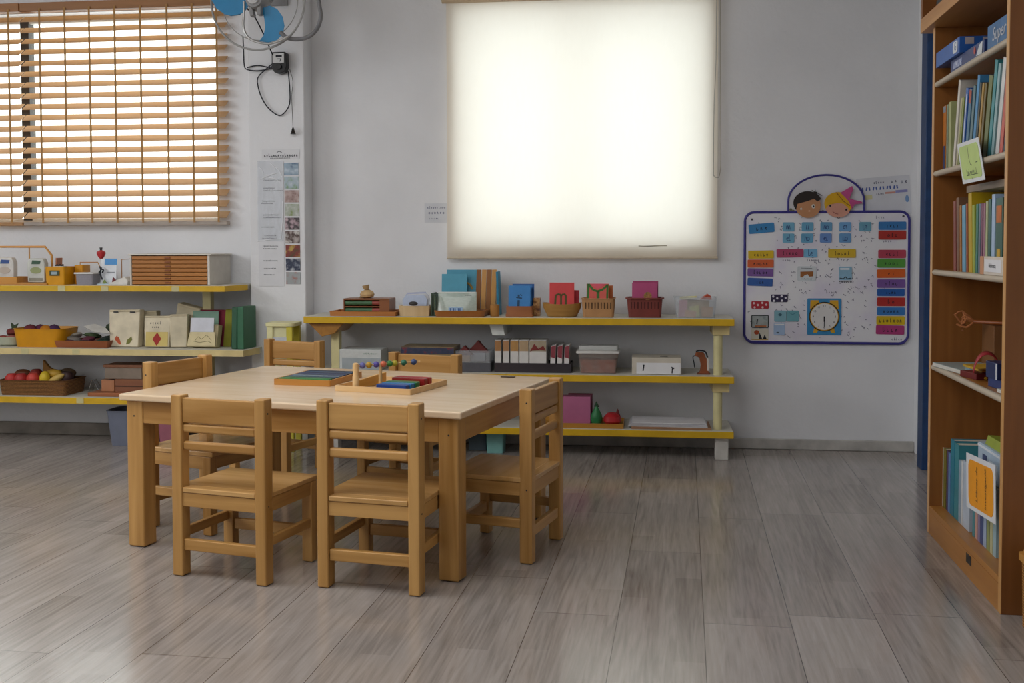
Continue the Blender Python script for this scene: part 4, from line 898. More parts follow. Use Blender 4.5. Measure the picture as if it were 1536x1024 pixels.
# ---- lower board
LLZ = LL + E_
fbk = thing('wicker_basket', 'brown wicker basket of toy fruit on the lowest left board', 'basket', (-3.52, 5.875, LLZ))
MB().open_box(-.20, .20, -.11, .11, 0, .088, t=.008, r=.02, taper=.012, n=4, lip=.004).build('basket_body', wicker('a9753c', '6b4219', 120), fbk)
fr_ = [(-.165, -.05, .07, 'b92f2c', 'apple', 'red toy apple at the left end of the wicker basket'), (-.10, -.06, .072, 'a82a28', 'apple', 'dark red toy apple at the front of the wicker basket'),
       (-.03, -.05, .074, 'c23f33', 'tomato', 'bright red toy tomato at the front of the wicker basket'), (.045, -.055, .078, 'd4b52a', 'lemon', 'yellow toy lemon near the middle of the wicker basket'),
       (-.06, .03, .088, '8f2f26', 'apple', 'brownish red toy apple behind the tomato'), (.11, -.05, .075, 'c9a95a', 'corn', 'pale yellow toy corn to the right of the lemon'),
       (.02, .04, .10, '9a6a24', 'leaf', 'pointed brown toy leaf rising at the back of the wicker basket'), (.09, .04, .092, '4a4a22', 'avocado', 'dark olive toy avocado at the back of the wicker basket'), (.155, -.01, .082, '3f2a2a', 'plum', 'dark toy plum at the right end of the wicker basket'),
       (-.15, .04, .092, '6e3a1e', 'chestnut', 'brown toy chestnut at the back left of the wicker basket'), (.075, -.01, .10, 'b7902f', 'banana', 'mustard toy banana lying over the lemon in the wicker basket'), (.13, .045, .10, '5a4632', 'potato', 'dull brown toy potato at the back right of the wicker basket')]
for x, y, z, c, kd, lb in fr_:
    m = MB(); z -= .028
    if kd in ('apple', 'tomato', 'plum'): m.lathe([(.006, -.036), (.026, -.038), (.040, -.012), (.038, .014), (.022, .034), (.005, .030)], (0, 0, 0), 16)
    elif kd == 'lemon': m.ball((0, 0, 0), .036, 14, 9, sq=(.85, .85, 1.25))
    elif kd == 'corn': m.ball((0, 0, 0), .03, 12, 8, sq=(2.0, .8, .7), M=Matrix.Rotation(R(-28), 4, 'Y'))
    elif kd == 'leaf': m.prism([(-.05, -.06), (.03, -.06), (.075, -.01), (.0, .035), (-.035, .078), (-.04, .0)], -.012, .012)
    else: m.ball((0, 0, 0), .036, 12, 8, sq=(1.5, .8, .8))
    o = m.build('toy_' + kd, paint(c, .5, .15), loc=(-3.52+x, 5.875+y, LLZ+z+.042), bevel=.003 if kd == 'leaf' else 0)
    tag(o, lb, 'toy fruit', 'toy fruits in the wicker basket')
wl = thing('wire_stand', 'small shiny wire stand right of the wicker basket', 'wire stand', (-3.235, 5.93, LLZ))
MB().tube([(-.035, 0, .003), (-.012, 0, .07), (.0, 0, .075), (.035, 0, .003)], .0025, 6, 1).tube([(-.02, .03, .003), (-.0, .03, .075), (.045, .03, .003)], .0025, 6, 1).build('wire', paint('c9ccd2', .25, .02, metal=1.0), wl)
o = MB().box(-.16, .235, -.10, .10, 0, .022).build('wooden_board', wood('a9683f', '925431', 'x'), loc=(-3.02, 5.86, LLZ), bevel=.003); tag(o, 'reddish brown board lying on the lowest left shelf under the boxes', 'board')
BZ = LLZ + .0226
o = thing('wooden_box', 'wide brown wooden box on the reddish board, behind the table corner', 'box', (-2.905, 5.875, BZ))
MB().box(-.13, .17, -.07, .09, 0, .075).build('box_body', wood('8f5b3e', '754730', 'x'), o, bevel=.002)
MB().box(-.132, .172, -.072, -.069, .030, .036).build('lid_line', paint('4c2f20', .6), o)
o = MB().box(-.04, .04, -.045, .04, 0, .068).build('wooden_block', wood('b57c58', 'a06a48', 'z'), loc=(-3.085, 5.86, BZ), bevel=.003); tag(o, 'light brown block left of the wide box on the reddish board', 'block')
o = thing('lidded_box', 'grey brown box with a dark brown lid, stacked on the wide box', 'box', (-2.97, 5.875, BZ+.0756))
MB().box(-.125, .10, -.075, .075, 0, .066).build('box_body', paint('857668', .6, .1), o, bevel=.002)
MB().box(-.131, .106, -.081, .081, .066, .082).build('lid', choc('x'), o, bevel=.002)
o = MB().box(-.09, .13, -.08, .08, 0, .085).build('brown_box', choc('x'), loc=(-2.46, 5.88, LLZ), bevel=.003); tag(o, 'dark brown box at the right end of the lowest left shelf, behind a chair', 'box')
o = MB().box(-.05, .08, -.07, .07, 0, .022).build('brown_book', wood('9a5f3f', '834c30', 'x'), loc=(-2.55, 5.875, LLZ+.0862), bevel=.003); tag(o, 'reddish brown book lying on the dark brown box', 'book')
nb = thing('plastic_bin', 'grey blue plastic bin on the floor under the lowest left shelf', 'bin', (-2.985, 5.865, 0.0006))
MB().open_box(-.075, .12, -.075, .075, 0, .205, t=.004, r=.02, taper=.024, n=4, lip=.005).build('bin_body', paint('6f7484', .5, .06), nb)
o = MB().open_box(-.06, .06, -.06, .06, 0, .20, t=.004, r=.02, taper=.018, n=4).build('plastic_bin', paint('a0606f', .5, .08), loc=(-2.72, 5.88, .0006)); tag(o, 'dull pink plastic bin on the floor, glimpsed beside the table leg', 'bin')

# ================================================================== ON THE PILASTER
GREY = paint('8f8f90', .4, .06); SILV = paint('b5b5b4', .3, .04, metal=.6); BLUE = paint('2a83b5', .35, .04)
fan = thing('wall_fan', 'wall fan with blue crescent blades and a wire guard, high on the white pilaster', 'fan', (-2.085, 5.60, 2.475))
fx, fz = -2.085, 2.475
def F(pts, y=0.0): return [(x-fx, y, z-fz) for x, z in pts]
MB().tube([(.262*math.cos(2*math.pi*k/28), .02, .262*math.sin(2*math.pi*k/28)) for k in range(28)], .006, 8, 2, closed=True).build('guard_ring', paint('9a9a98', .35, .05), fan)
MB().tube([(.215*math.cos(2*math.pi*k/28), .05, .215*math.sin(2*math.pi*k/28)+.01) for k in range(28)], .0025, 6, 2, closed=True).build('guard_ring', paint('9a9a98', .35, .05), fan)
hub = MB().lathe([(.02, -.05), (.045, -.045), (.055, -.01), (.055, .05), (.035, .12)], (0, 0, 0), 24, M=Matrix.Rotation(R(-90), 4, 'X')).build('motor_hub', GREY, fan)
MB().lathe([(.012, -.062), (.03, -.058), (.032, -.05)], (0, 0, 0), 20, M=Matrix.Rotation(R(-90), 4, 'X')).build('hub_cap', paint('c2c2c2', .3), hub)
MB().box(-.045, -.022, -.03, .01, -.085, -.03, M=Matrix.Rotation(R(-12), 4, 'Y')).box(.012, .035, -.03, .01, -.085, -.03).build('clamp', GREY, hub, bevel=.006)
# crescent blades
outer = [(.02, -.045), (.072, -.029), (.113, -.048), (.142, -.091), (.149, -.138), (.137, -.18), (.104, -.212), (.055, -.225), (.003, -.216)]
inner = [(.029, -.185), (.041, -.142), (.038, -.099), (.031, -.063)]
def crescent(ang):
    M = Matrix.Rotation(R(ang), 4, 'Y') @ Matrix.Rotation(R(7), 4, 'X')
    return MB().prism(outer + inner, .0, .004, M=M)
for a in (0, 120, 240): crescent(a).build('blade', BLUE, fan, bevel=.001)
lb_ = [(-.25, .009), (-.224, -.038), (-.176, -.072), (-.131, -.08), (-.086, -.071), (-.052, -.047), (-.036, -.015), (-.024, .031), (-.204, .097)]
MB().prism(lb_, -.008, -.004).build('blade', BLUE, fan, bevel=.001)
MB().tube(F([(-1.96, 2.305), (-1.925, 2.276), (-1.88, 2.265), (-1.821, 2.27), (-1.776, 2.294), (-1.746, 2.336), (-1.734, 2.385), (-1.741, 2.442), (-1.759, 2.56)], .02), .0115, 10, 3).build('support_tube', paint('77777a', .45, .08), fan)
MB().tube(F([(-2.151, 2.47), (-2.151, 2.41), (-2.156, 2.35), (-2.149, 2.307), (-2.123, 2.27), (-2.075, 2.248), (-2.015, 2.239), (-1.956, 2.252), (-1.907, 2.275)], -.012), .0065, 10, 3).build('support_tube', SILV, fan)
MB().tube([(0, .10, 0), (0, .2, .04), (0, .30, .12), (0, .355, .14)], .018, 10, 3).box(-.05, .05, .352, .3695, .05, .23).build('wall_bracket', GREY, fan)
fc = thing('fan_controller', 'small black control box with a white label, hanging on the pilaster under the fan', 'control box', (-2.075, 5.97, 2.19))
MB().prism([(-.044, .06), (-.04, .066), (.035, .066), (.042, .06), (.044, -.02), (.030, -.048), (0, -.058), (-.03, -.048), (-.044, -.02)], -.05, 0).build('case', paint('1c1c1e', .4), fc, bevel=.004)
MB().box(-.037, .03, -.0515, -.0502, .004, .058).build('label', paint('d9d9d9', .5), fc)
MB().box(-.018, .018, -.0525, -.0517, .036, .048).build('label_print', INK, fc)
MB().ribbon([(-.012, .026), (.012, .026), (.006, .010)], .004, -.0522).build('label_seven', INK, fc, flat=True)
MB().lathe([(.018, 0), (.016, .012)], (0, 0, 0), 16, M=Matrix.Translation((0, -.05, -.018)) @ Matrix.Rotation(R(90), 4, 'X')).build('dial', paint('0d0d0e', .35), fc)
cd = thing('power_cord', 'thin black cords looping from the fan to the control box', 'cord', (-2.15, 5.955, 2.1))
def Cd(pts): return [(x+2.15, (p[0] if p else 0), z-2.1) for x, z, *p in pts]
MB().tube(Cd([(-2.3, 2.353), (-2.297, 2.258), (-2.294, 2.189), (-2.278, 2.166), (-2.218, 2.157), (-2.147, 2.167), (-2.118, 2.18, -.02)]), .0035, 6, 3).tube(Cd([(-2.278, 2.176), (-2.218, 2.188), (-2.167, 2.179), (-2.115, 2.165, -.02)]), .0035, 6, 3).build('supply_cord', INK, cd)
MB().tube(Cd([(-2.149, 2.44, -.33), (-2.122, 2.40, -.28), (-2.115, 2.32, -.15), (-2.112, 2.23, -.02)]), .004, 6, 3).build('fan_cord', INK, cd)
MB().tube(Cd([(-2.10, 2.21, -.01), (-2.167, 2.164), (-2.215, 2.115), (-2.208, 2.046), (-2.181, 1.981), (-2.141, 1.931), (-2.09, 1.899), (-2.054, 1.918), (-2.026, 1.967), (-2.025, 2.062), (-2.03, 2.15, -.01)]), .0035, 6, 3).build('hanging_loop', INK, cd)
pc = thing('pull_cord', 'thin pull cord with a small black bell end, hanging from the control box', 'pull cord', (-2.004, 5.945, 1.79))
MB().tube([(-.016, 0, .37), (.002, 0, .30), (-.006, 0, .22), (-.003, 0, .12), (0, 0, .03)], .0016, 6, 3).build('cord', paint('4b4b4b', .6), pc)
MB().lathe([(.016, 0), (.014, .004), (.005, .034), (.003, .038)], (0, 0, 0), 14).build('bell_end', paint('141416', .4), pc)
# laminated routine chart
rc = thing('routine_chart', 'tall laminated paper chart with a column of small photographs, taped to the pilaster', 'chart', (-2.09, 5.969, .906))
PAPER = paint('dadbdf', .55, .03)
MB().box(-.135, .018, -.0016, 0, .01, .735).build('text_sheet', PAPER, rc)
MB().box(-.11, .115, -.0016, 0, .745, .80).build('title_strip', paint('dadbdf', .6, .03), rc)
hw = MB(); handwriting(hw, -.098, .758, .205, .018, 31, .004, -.0022); handwriting(hw, -.06, .748, .12, .007, 32, .002, -.0022)
MB.ribbon(hw, [(-.02, .782), (-.006, .79), (.01, .782)], .004, -.0022)
hw.build('lettering', paint('5b5d64', .6), rc, flat=True)
hw = MB()
for k, z in enumerate((.62, .575, .56, .50, .487, .42, .405, .35, .30, .285, .24, .225, .155, .11, .075)):
    rr_ = random.Random(k); w_ = rr_.uniform(.06, .12); handwriting(hw, -.12+rr_.uniform(0, .02), z, w_, .009, 40+k, .0022, -.0022)
hw.build('lettering', paint('6a6c74', .6), rc, flat=True)
ph = [('b9c6d2', '93a7b8', '4f6b88'), ('c2cbd2', 'a5b5bf', '6f9452'), ('c9c0bc', 'b09a95', '7d5f5a'), ('c5c8c4', 'a7aea0', '75893f'), ('b39aa2', '3b3236', 'c8b2b8'), ('b3a8a4', '4f3a34', 'd0cac6'), ('b79a4a', '7d3028', '3d4a26'), ('8f98a4', '27304a', 'c2c6cc'), ('a9adaf', '9fa4a6', 'a5583f')]
for k, cset in enumerate(ph):
    zc = .727 - .0787*k - .04; xo = .0008*k
    MB().box(.022+xo, .108+xo, -.0022, -.0004, zc-.035, zc+.035).build('photo', picture(cset, 20, k+1.0), rc)
sl = MB()
for k, (x0, z0, x1, z1) in enumerate(((-.13, .70, -.10, .66), (-.06, .72, -.03, .68), (-.03, .70, .01, .64), (-.12, .63, -.02, .665), (-.07, .64, .0, .61), (-.14, .27, .0, .285), (-.0, .29, .012, .50))):
    MB().tube([(x0, -.002, z0), ((x0+x1)/2+.006, -.0035, (z0+z1)/2+.004), (x1, -.002, z1)], .0026, 6, 2).build('plastic_crease', paint('e8eaee', .12, .02), rc)
MB().box(-.138, .016, -.0034, -.0026, .27, .735).build('plastic_sleeve', clear('fbfcfd', .06, .08), rc)
# small note beside the blind
nt_ = thing('paper_note', 'small white paper note with handwriting, half behind the roller blind edge', 'note', (-1.20, 6.12, 1.283))
MB().box(-.075, .065, -.0012, 0, 0, .112).build('sheet', paint('d4d6db', .6, .03), nt_)
hw = MB(); handwriting(hw, -.06, .082, .11, .014, 51, .0022, -.0016); handwriting(hw, -.055, .05, .10, .02, 52, .0026, -.0016); handwriting(hw, -.05, .02, .06, .012, 53, .002, -.0016)
hw.build('lettering', paint('5a6280', .7), nt_, flat=True)

# ================================================================== MAGNETIC CALENDAR BOARD
BX0, BZ0, BW, BH = .557, .603, .888, .729
BY = 6.108
cbd = thing('magnetic_board', 'white magnetic calendar board with a purple frame and two cartoon child heads', 'board', (BX0+BW/2, YW, BZ0))
def rrect(x0, x1, z0, z1, r, n=6):
    out = []
    for cx, cz, a0 in ((x1-r, z1-r, 0), (x0+r, z1-r, 90), (x0+r, z0+r, 180), (x1-r, z0+r, 270)):
        for k in range(n+1):
            a = R(a0+90*k/n); out.append((cx+r*math.cos(a), cz+r*math.sin(a)))
    return out
# board-local measures: u right of the left edge, v below the top edge
def U(zx): return zx*.0010224-.0614 - BW/2
def V(zy): return BH - (zy*.0010536-.290)
def board_mat():
    m, nt, b, out = base_mat('printed_board')
    tc = nt.nodes.new('ShaderNodeTexCoord'); no = nt.nodes.new('ShaderNodeTexNoise'); no.inputs['Scale'].default_value = 5; no.inputs['Detail'].default_value = 3
    nt.links.new(tc.outputs['Object'], no.inputs['Vector'])
    rp = nt.nodes.new('ShaderNodeValToRGB'); rp.color_ramp.elements[0].position = .3; rp.color_ramp.elements[1].position = .55
    rp.color_ramp.elements[0].color = (*lin('d9d3e6'), 1); rp.color_ramp.elements[1].color = (*lin('e6e6ea'), 1)
    nt.links.new(no.outputs['Fac'], rp.inputs['Fac']); nt.links.new(rp.outputs['Color'], b.inputs['Base Color'])
    b.inputs['Roughness'].default_value = .25
    return m
pan = rrect(-BW/2, BW/2, 0, BH, .05)
arch = [(-.205, BH), (-.205, BH+.06)] + [(-.205+.205*(1-math.cos(R(t)))*1.0, BH+.06+.145*math.sin(R(t))) for t in range(10, 90, 10)] + [(0, BH+.205)] + [(.205*math.cos(R(t)), BH+.06+.145*math.sin(R(t))) for t in range(80, 0, -10)] + [(.205, BH+.06), (.205, BH)]
arch = [(x - .003, z) for x, z in arch]
MB().prism(pan, -.012, -.001).build('panel', board_mat(), cbd)
PUR = paint('3a3585', .4, .04)
MB().tube([(x, -.010, z) for x, z in pan], .0075, 8, 1, closed=True).build('frame', PUR, cbd)
ar = MB().prism(arch[::-1], -.010, -.001).build('header_arch', paint('d6d6dc', .3, .03), cbd)
MB().tube([(x, -.009, z) for x, z in arch], .006, 8, 1).build('arch_frame', PUR, ar)
pk_ = random.Random(11); hw = MB()
for k in range(230):
    u = pk_.uniform(.16, BW-.19)-BW/2 if k % 5 else pk_.uniform(.02, BW-.03)-BW/2
    v = pk_.uniform(.02, BH-.03); s = pk_.uniform(.004, .011)
    hw.ribbon([(u, v), (u+pk_.uniform(-1, 1)*s, v+s), (u+s, v+pk_.uniform(-1, 1)*s)], .0022, -.0125)
for zx, zy, w, sd in ((260, 535, .05, 1), (390, 535, .07, 2), (555, 530, .04, 3), (680, 530, .04, 4), (575, 650, .07, 5), (350, 690, .02, 6), (752, 310, .05, 7), (840, 950, .06, 8), (495, 705, .05, 9), (790, 435, .05, 12)):
    handwriting(hw, U(zx), V(zy), w, .014, 60+sd, .0022, -.0125)
hw.build('printed_marks', paint('6a6a80', .6), cbd, flat=True)
MB().lathe([(.006, 0), (.006, .003)], (0, 0, 0), 10, M=Matrix.Translation((U(97), -.012, V(313))) @ Matrix.Rotation(R(90), 4, 'X')).lathe([(.006, 0), (.006, .003)], (0, 0, 0), 10, M=Matrix.Translation((U(897), -.012, V(300))) @ Matrix.Rotation(R(90), 4, 'X')).build('screws', paint('4a4a52', .4), cbd)
def ell(cx, cz, a, b, n=28, a0=0, a1=360, rot=0):
    o = []
    for k in range(n):
        t = R(a0+(a1-a0)*k/(n if a1-a0 == 360 else n-1)); x, z = a*math.cos(t), b*math.sin(t)
        c, s = math.cos(R(rot)), math.sin(R(rot)); o.append((cx+c*x-s*z, cz+s*x+c*z))
    return o
SKINA = paint('c08a62', .5, .04); SKINB = paint('d39a86', .5, .04)
bx_, bz_ = U(395), V(238)
h = MB().prism(ell(bx_, bz_-.005, .068, .067), -.016, -.009).build('boy_head', SKINA, cbd); h.location.y = -.0095
MB().prism(ell(bx_-.004, bz_+.012, .077, .064, 20, 18, 200) + [(bx_-.066, bz_-.028), (bx_-.058, bz_+.006), (bx_-.0, bz_+.022), (bx_+.03, bz_+.034), (bx_+.05, bz_+.018)], -.0172, -.0162).build('hair', paint('2b2320', .6, .05), h)
MB().ribbon([(bx_+.028, bz_+.07), (bx_+.05, bz_+.066)], .003, -.0165).ribbon([(bx_+.036, bz_+.085), (bx_+.045, bz_+.06)], .003, -.0165).ribbon([(bx_+.018, bz_+.082), (bx_+.04, bz_+.068)], .003, -.0165).ribbon([(bx_+.075, bz_+.05), (bx_+.04, bz_+.072)], .003, -.0165).build('hair_tuft', paint('2b2320', .6, .05), h, flat=True)
def eye(hd, x, z, s=1.0):
    MB().prism(ell(x, z, .009*s, .011*s, 14), -.0172, -.0162).build('eye', paint('d9d4cc', .4), hd)
    MB().prism(ell(x+.001, z-.001, .004*s, .005*s, 10), -.018, -.0173).build('pupil', INK, hd)
eye(h, bx_+.028, bz_-.008, 1.1); eye(h, bx_-.038, bz_-.022, .6)
MB().prism(ell(bx_+.006, bz_-.034, .006, .004, 10), -.0168, -.0162).build('nose', paint('e2b7a0', .4), h)
gx, gz = U(552), V(240)
h = MB().prism(ell(gx, gz-.006, .070, .062, rot=-14), -.016, -.009).build('girl_head', SKINB, cbd); h.location.y = -.0095
MB().prism(ell(gx-.001, gz+.010, .073, .062, 20, 14, 196) + [(gx-.066, gz-.02), (gx-.05, gz+.002), (gx-.0, gz+.012), (gx+.03, gz+.006), (gx+.052, gz-.014), (gx+.062, gz-.032), (gx+.072, gz-.02)], -.0172, -.0162).build('hair', paint('d9a81c', .5, .08), h)
MB().ribbon([(gx-.01, gz+.07), (gx+.03, gz+.02), (gx+.066, gz-.005)], .004, -.0178).build('hair_line', paint('8a5a18', .5), h, flat=True)
MB().prism([(gx+.012, gz+.068), (gx+.075, gz+.105), (gx+.08, gz+.085), (gx+.06, gz+.035), (gx+.126, gz+.018), (gx+.132, gz+.008), (gx+.09, gz+.004), (gx+.075, gz-.022), (gx+.058, gz+.02), (gx+.03, gz+.05)], -.0186, -.0176).build('pink_bow', paint('bf4f88', .5, .06), h)
MB().prism(ell(gx-.042, gz-.004, .005, .006, 10), -.0178, -.0172).prism(ell(gx+.044, gz-.026, .005, .006, 10), -.0178, -.0172).build('eye', INK, h)
MB().ribbon([(gx-.028, gz-.036), (gx-.012, gz-.047), (gx+.002, gz-.05)], .003, -.0166).build('mouth', paint('8a3c3c', .5), h, flat=True)
bt = MB()
for zx, zy in ((305, 262), (318, 270), (462, 275), (475, 273)): bt.lathe([(.008, 0), (.008, .004)], (0, 0, 0), 10, M=Matrix.Translation((U(zx), -.010, V(zy))) @ Matrix.Rotation(R(90), 4, 'X'))
bt.build('edge_dots', paint('6f6f58', .5), cbd)
# magnetic strips and cards lying on the board
def magnet(label, zx0, zy0, zx1, zy1, col, tilt=0, text=None, group=None, name='word_magnet', ink=INK, cat='magnet', hh=.40, sd=0):
    x0, x1, z0, z1 = U(zx0), U(zx1), V(zy1), V(zy0); w, hgt = x1-x0, z1-z0
    o = thing(name, label, cat, (BX0+BW/2+(x0+x1)/2, BY-.0005, BZ0+(z0+z1)/2), rot=(0, R(-tilt), 0), group=group)
    MB().prism(rrect(-w/2, w/2, -hgt/2, hgt/2, min(.006, hgt*.2), 3), -.0035, 0).build('strip', paint(col, .35, .05), o)
    if text is not None:
        hw = handwriting(MB(), -w*text/2, -hgt*hh/2, w*text, hgt*hh*1.2, 90+sd, .0028, -.0041)
        hw.build('lettering', ink, o, flat=True)
    return o
magnet('tilted blue word strip at the top left of the board', 80, 335, 217, 385, '3f86bd', 5, .5, 'word strips on the left of the board', sd=1)
magnet('yellow word strip in the left column of the board', 78, 478, 215, 521, 'd9b52a', 1, .6, 'word strips on the left of the board', sd=2)
magnet('orange word strip below the yellow one, left column of the board', 75, 526, 215, 569, 'd4653a', 0, .6, 'word strips on the left of the board', sd=3)
magnet('purple word strip in the left column of the board', 75, 573, 213, 616, '7d5a9c', -1, .6, 'word strips on the left of the board', sd=4)
magnet('darker blue word strip at the bottom of the left column', 75, 625, 210, 667, '3a62a8', -2, .35, 'word strips on the left of the board', sd=5)
row = ['first', 'second', 'third', 'fourth', 'fifth']
for k, zx in enumerate((262, 363, 462, 562, 667)):
    magnet('light blue number square, %s from the left in the upper row' % row[k], zx, 329, zx+62, 377, ['74aecb', '6aa6c6', '6a9fc4', '74a9d8', '6fa6bd'][k], 0, .35, 'number squares on the board', 'number_magnet', INKB, hh=.6, sd=10+k)
for k, zx in enumerate((262, 361, 460, 562)):
    magnet('light blue number square, %s from the left in the lower row' % row[k], zx, 388, zx+62, 437, ['74aecb', '6ba6c8', '6d92cc', '6a9ccb'][k], 0, .35, 'number squares on the board', 'number_magnet', INKB, hh=.6, sd=20+k)
magnet('dark pink word strip in the middle row of the board', 230, 470, 373, 515, 'b04a6c', 1, .6, sd=30)
magnet('short light blue strip touching the dark pink strip', 376, 470, 447, 515, '7ab4d8', 0, .3, ink=INKB, hh=.6, sd=31)
magnet('yellow rounded word strip right of the middle of the board', 505, 471, 650, 517, 'd6b334', 0, .6, sd=32)
rt = [('blue word strip at the top of the right column', 768, 328, 912, 371, '3f7cb8', .5), ('red word strip directly below the top blue one, right column', 768, 375, 912, 422, 'b23a34', .4), ('pink word strip in the right column above the green one', 768, 475, 912, 519, 'b9485c', .5),
      ('green word strip in the right column of the board', 764, 523, 910, 569, '5a9c44', .55), ('orange word strip in the right column of the board', 762, 577, 910, 622, 'd9662c', .3), ('purple word strip in the right column of the board', 764, 630, 910, 675, '7d5aa0', .5),
      ('deep blue word strip between the purple and lower red ones, right column', 764, 680, 908, 718, '2f62ac', .4), ('red word strip between the two blue ones, right column', 764, 725, 910, 771, 'b83631', .3), ('mid blue word strip above the yellow one, right column', 764, 777, 910, 819, '3d7cc0', .6),
      ('yellow word strip in the right column of the board', 762, 824, 910, 869, 'd9b820', .85), ('magenta word strip at the bottom of the right column', 760, 872, 908, 920, 'b2427c', .6)]
for k, (lb, a, b, c, d, col, tw) in enumerate(rt): magnet(lb, a, b, c, d, col, (0, 0, 0, 0, 1, 0, 0, 0, 0, 0, -1)[k], tw, 'word strips on the right of the board', sd=40+k)
o = magnet('white picture card with a brown animal, under the dark pink strip', 342, 562, 440, 638, 'cfd6da', 0, None, None, 'picture_card', cat='picture card')
MB().prism([(-.034, .010), (.036, .012), (.034, -.016), (.014, -.018), (.006, -.004), (-.012, -.010), (-.022, -.022), (-.034, -.022)], -.0046, -.0036).build('brown_animal', paint('9a6232', .6), o)
handwriting(MB(), -.03, -.033, .06, .007, 3, .0018, -.004).ribbon([(-.03, .03), (.03, .028)], .002, -.004).build('lettering', INK, o, flat=True)
o = magnet('small blue picture card with a white top line, right of the animal card', 562, 564, 630, 635, '8fb9d2', 0, None, None, 'picture_card', cat='picture card')
MB().box(-.028, .022, -.0046, -.0036, .020, .030).build('white_line', paint('e6ecf2', .3), o)
MB().ribbon([(-.03, -.026), (-.01, -.03), (0, -.018), (.01, -.03), (.03, -.026)], .004, -.0042).build('dark_line', INK, o, flat=True)
handwriting(MB(), -.034, -.048, .07, .008, 7, .002, -.0036).build('lettering', INK, o, flat=True)
for lb, a, b, c, d, col, sp in (('red polka dot magnet at the left of the board', 97, 748, 190, 788, 'b4323e', 'e0c8cc'), ('navy polka dot magnet right above the red polka dot one', 202, 712, 292, 752, '35304c', 'e4e2ea')):
    o = magnet(lb, a, b, c, d, col, 0, None, 'polka dot magnets', 'polka_dot_magnet')
    m = MB()
    for k, (x, z) in enumerate(((-.034, .010), (-.03, -.014), (-.012, .0), (.012, .012), (.014, -.013), (.034, .002))): m.prism(ell(x, z, .006, .0065, 10), -.0046, -.0036)
    m.build('dots', paint(sp, .4), o)
o = magnet('dark framed picture card with a grey scene, bottom left of the board', 97, 822, 191, 890, '2d3436', 0, None, None, 'picture_card', cat='picture card')
MB().box(-.043, .043, -.0042, -.0036, -.031, .031).build('picture', picture(('8c9696', 'aab2b2', '9aa09c'), 30, 1), o)
MB().box(-.028, .035, -.0048, -.0043, -.031, -.022).build('orange_base', paint('b9744a', .6), o)
MB().ribbon([(-.018, -.015), (-.014, .014)], .007, -.005).build('dark_figure', paint('4a4e50', .6), o, flat=True)
o = magnet('picture card with orange and black shapes, below the dark framed card', 97, 893, 190, 955, 'd6d2c4', 0, None, None, 'picture_card', cat='picture card')
MB().prism(ell(-.018, .010, .014, .013, 14), -.0046, -.0036).build('orange_shape', paint('b2502a', .6), o)
MB().prism([(-.006, -.028), (.014, -.028), (-.002, .010)], -.0046, -.0036).prism([(.016, -.028), (.038, -.028), (.026, -.002)], -.0046, -.0036).build('black_shapes', INK, o)
MB().box(-.046, .046, -.0046, -.0036, -.032, -.028).build('yellow_base', paint('c9a43a', .6), o)
o = magnet('teal picture card on the left of the teal pair', 220, 797, 283, 857, '86b6c4', 0, None, 'teal picture cards', 'picture_card', cat='picture card'); MB().prism(ell(0, .008, .010, .008, 12), -.0046, -.0036).build('dark_oval', paint('3f6878', .5), o)
o = magnet('plain teal picture card on the right of the teal pair', 285, 797, 352, 855, '6fa9b4', 0, None, 'teal picture cards', 'picture_card', cat='picture card'); MB().ribbon([(-.02, .02), (0, .008), (.02, .02)], .003, -.004).build('line', paint('4a8090', .5), o, flat=True)
o = magnet('pale blue picture card with a white band, below the teal pair', 218, 864, 277, 928, 'a9c2e2', 0, None, None, 'picture_card', cat='picture card'); MB().box(-.027, .027, -.0046, -.0036, .022, .030).build('white_band', paint('e9edf2', .3), o); MB().prism(ell(-.008, -.02, .008, .004, 10), -.0046, -.0036).build('dark_dot', paint('4d5a68', .5), o)
ck = magnet('play clock on a blue square with yellow feet, bottom middle of the board', 396, 732, 577, 925, '3f8cc0', 0, None, None, 'play_clock', cat='clock')
MB().prism([(-.075, .092), (-.03, .092), (-.03, .06), (-.078, .04)], -.0045, -.0036).prism([(.075, .092), (.03, .092), (.03, .06), (.078, .04)], -.0045, -.0036).prism([(-.06, -.09), (-.04, -.09), (-.02, -.06), (-.05, -.05)], -.0045, -.0036).prism([(.06, -.09), (.04, -.09), (.02, -.06), (.05, -.05)], -.0045, -.0036).build('yellow_parts', paint('d6a32c', .45), ck)
MB().prism(ell(0, 0, .083, .083, 36), -.0056, -.0046).build('rim', paint('2c2414', .4), ck)
MB().prism(ell(0, 0, .078, .078, 36), -.0064, -.0057).build('gold_ring', paint('c99a2a', .4), ck)
MB().prism(ell(0, 0, .074, .074, 36), -.0072, -.0065).build('dial', paint('dcdad8', .4, .02), ck)
for k in range(12):
    a = R(90-30*(k+1)); lettering(str(k+1), .016, INK, ck, (.060*math.cos(a), -.0076, .060*math.sin(a)), name='numeral')
MB().ribbon([(0, .002), (0, -.028)], .007, -.0080).build('hour_hand', INK, ck, flat=True)
MB().ribbon([(0, .002), (.0, -.056)], .004, -.0083).build('minute_hand', INK, ck, flat=True)
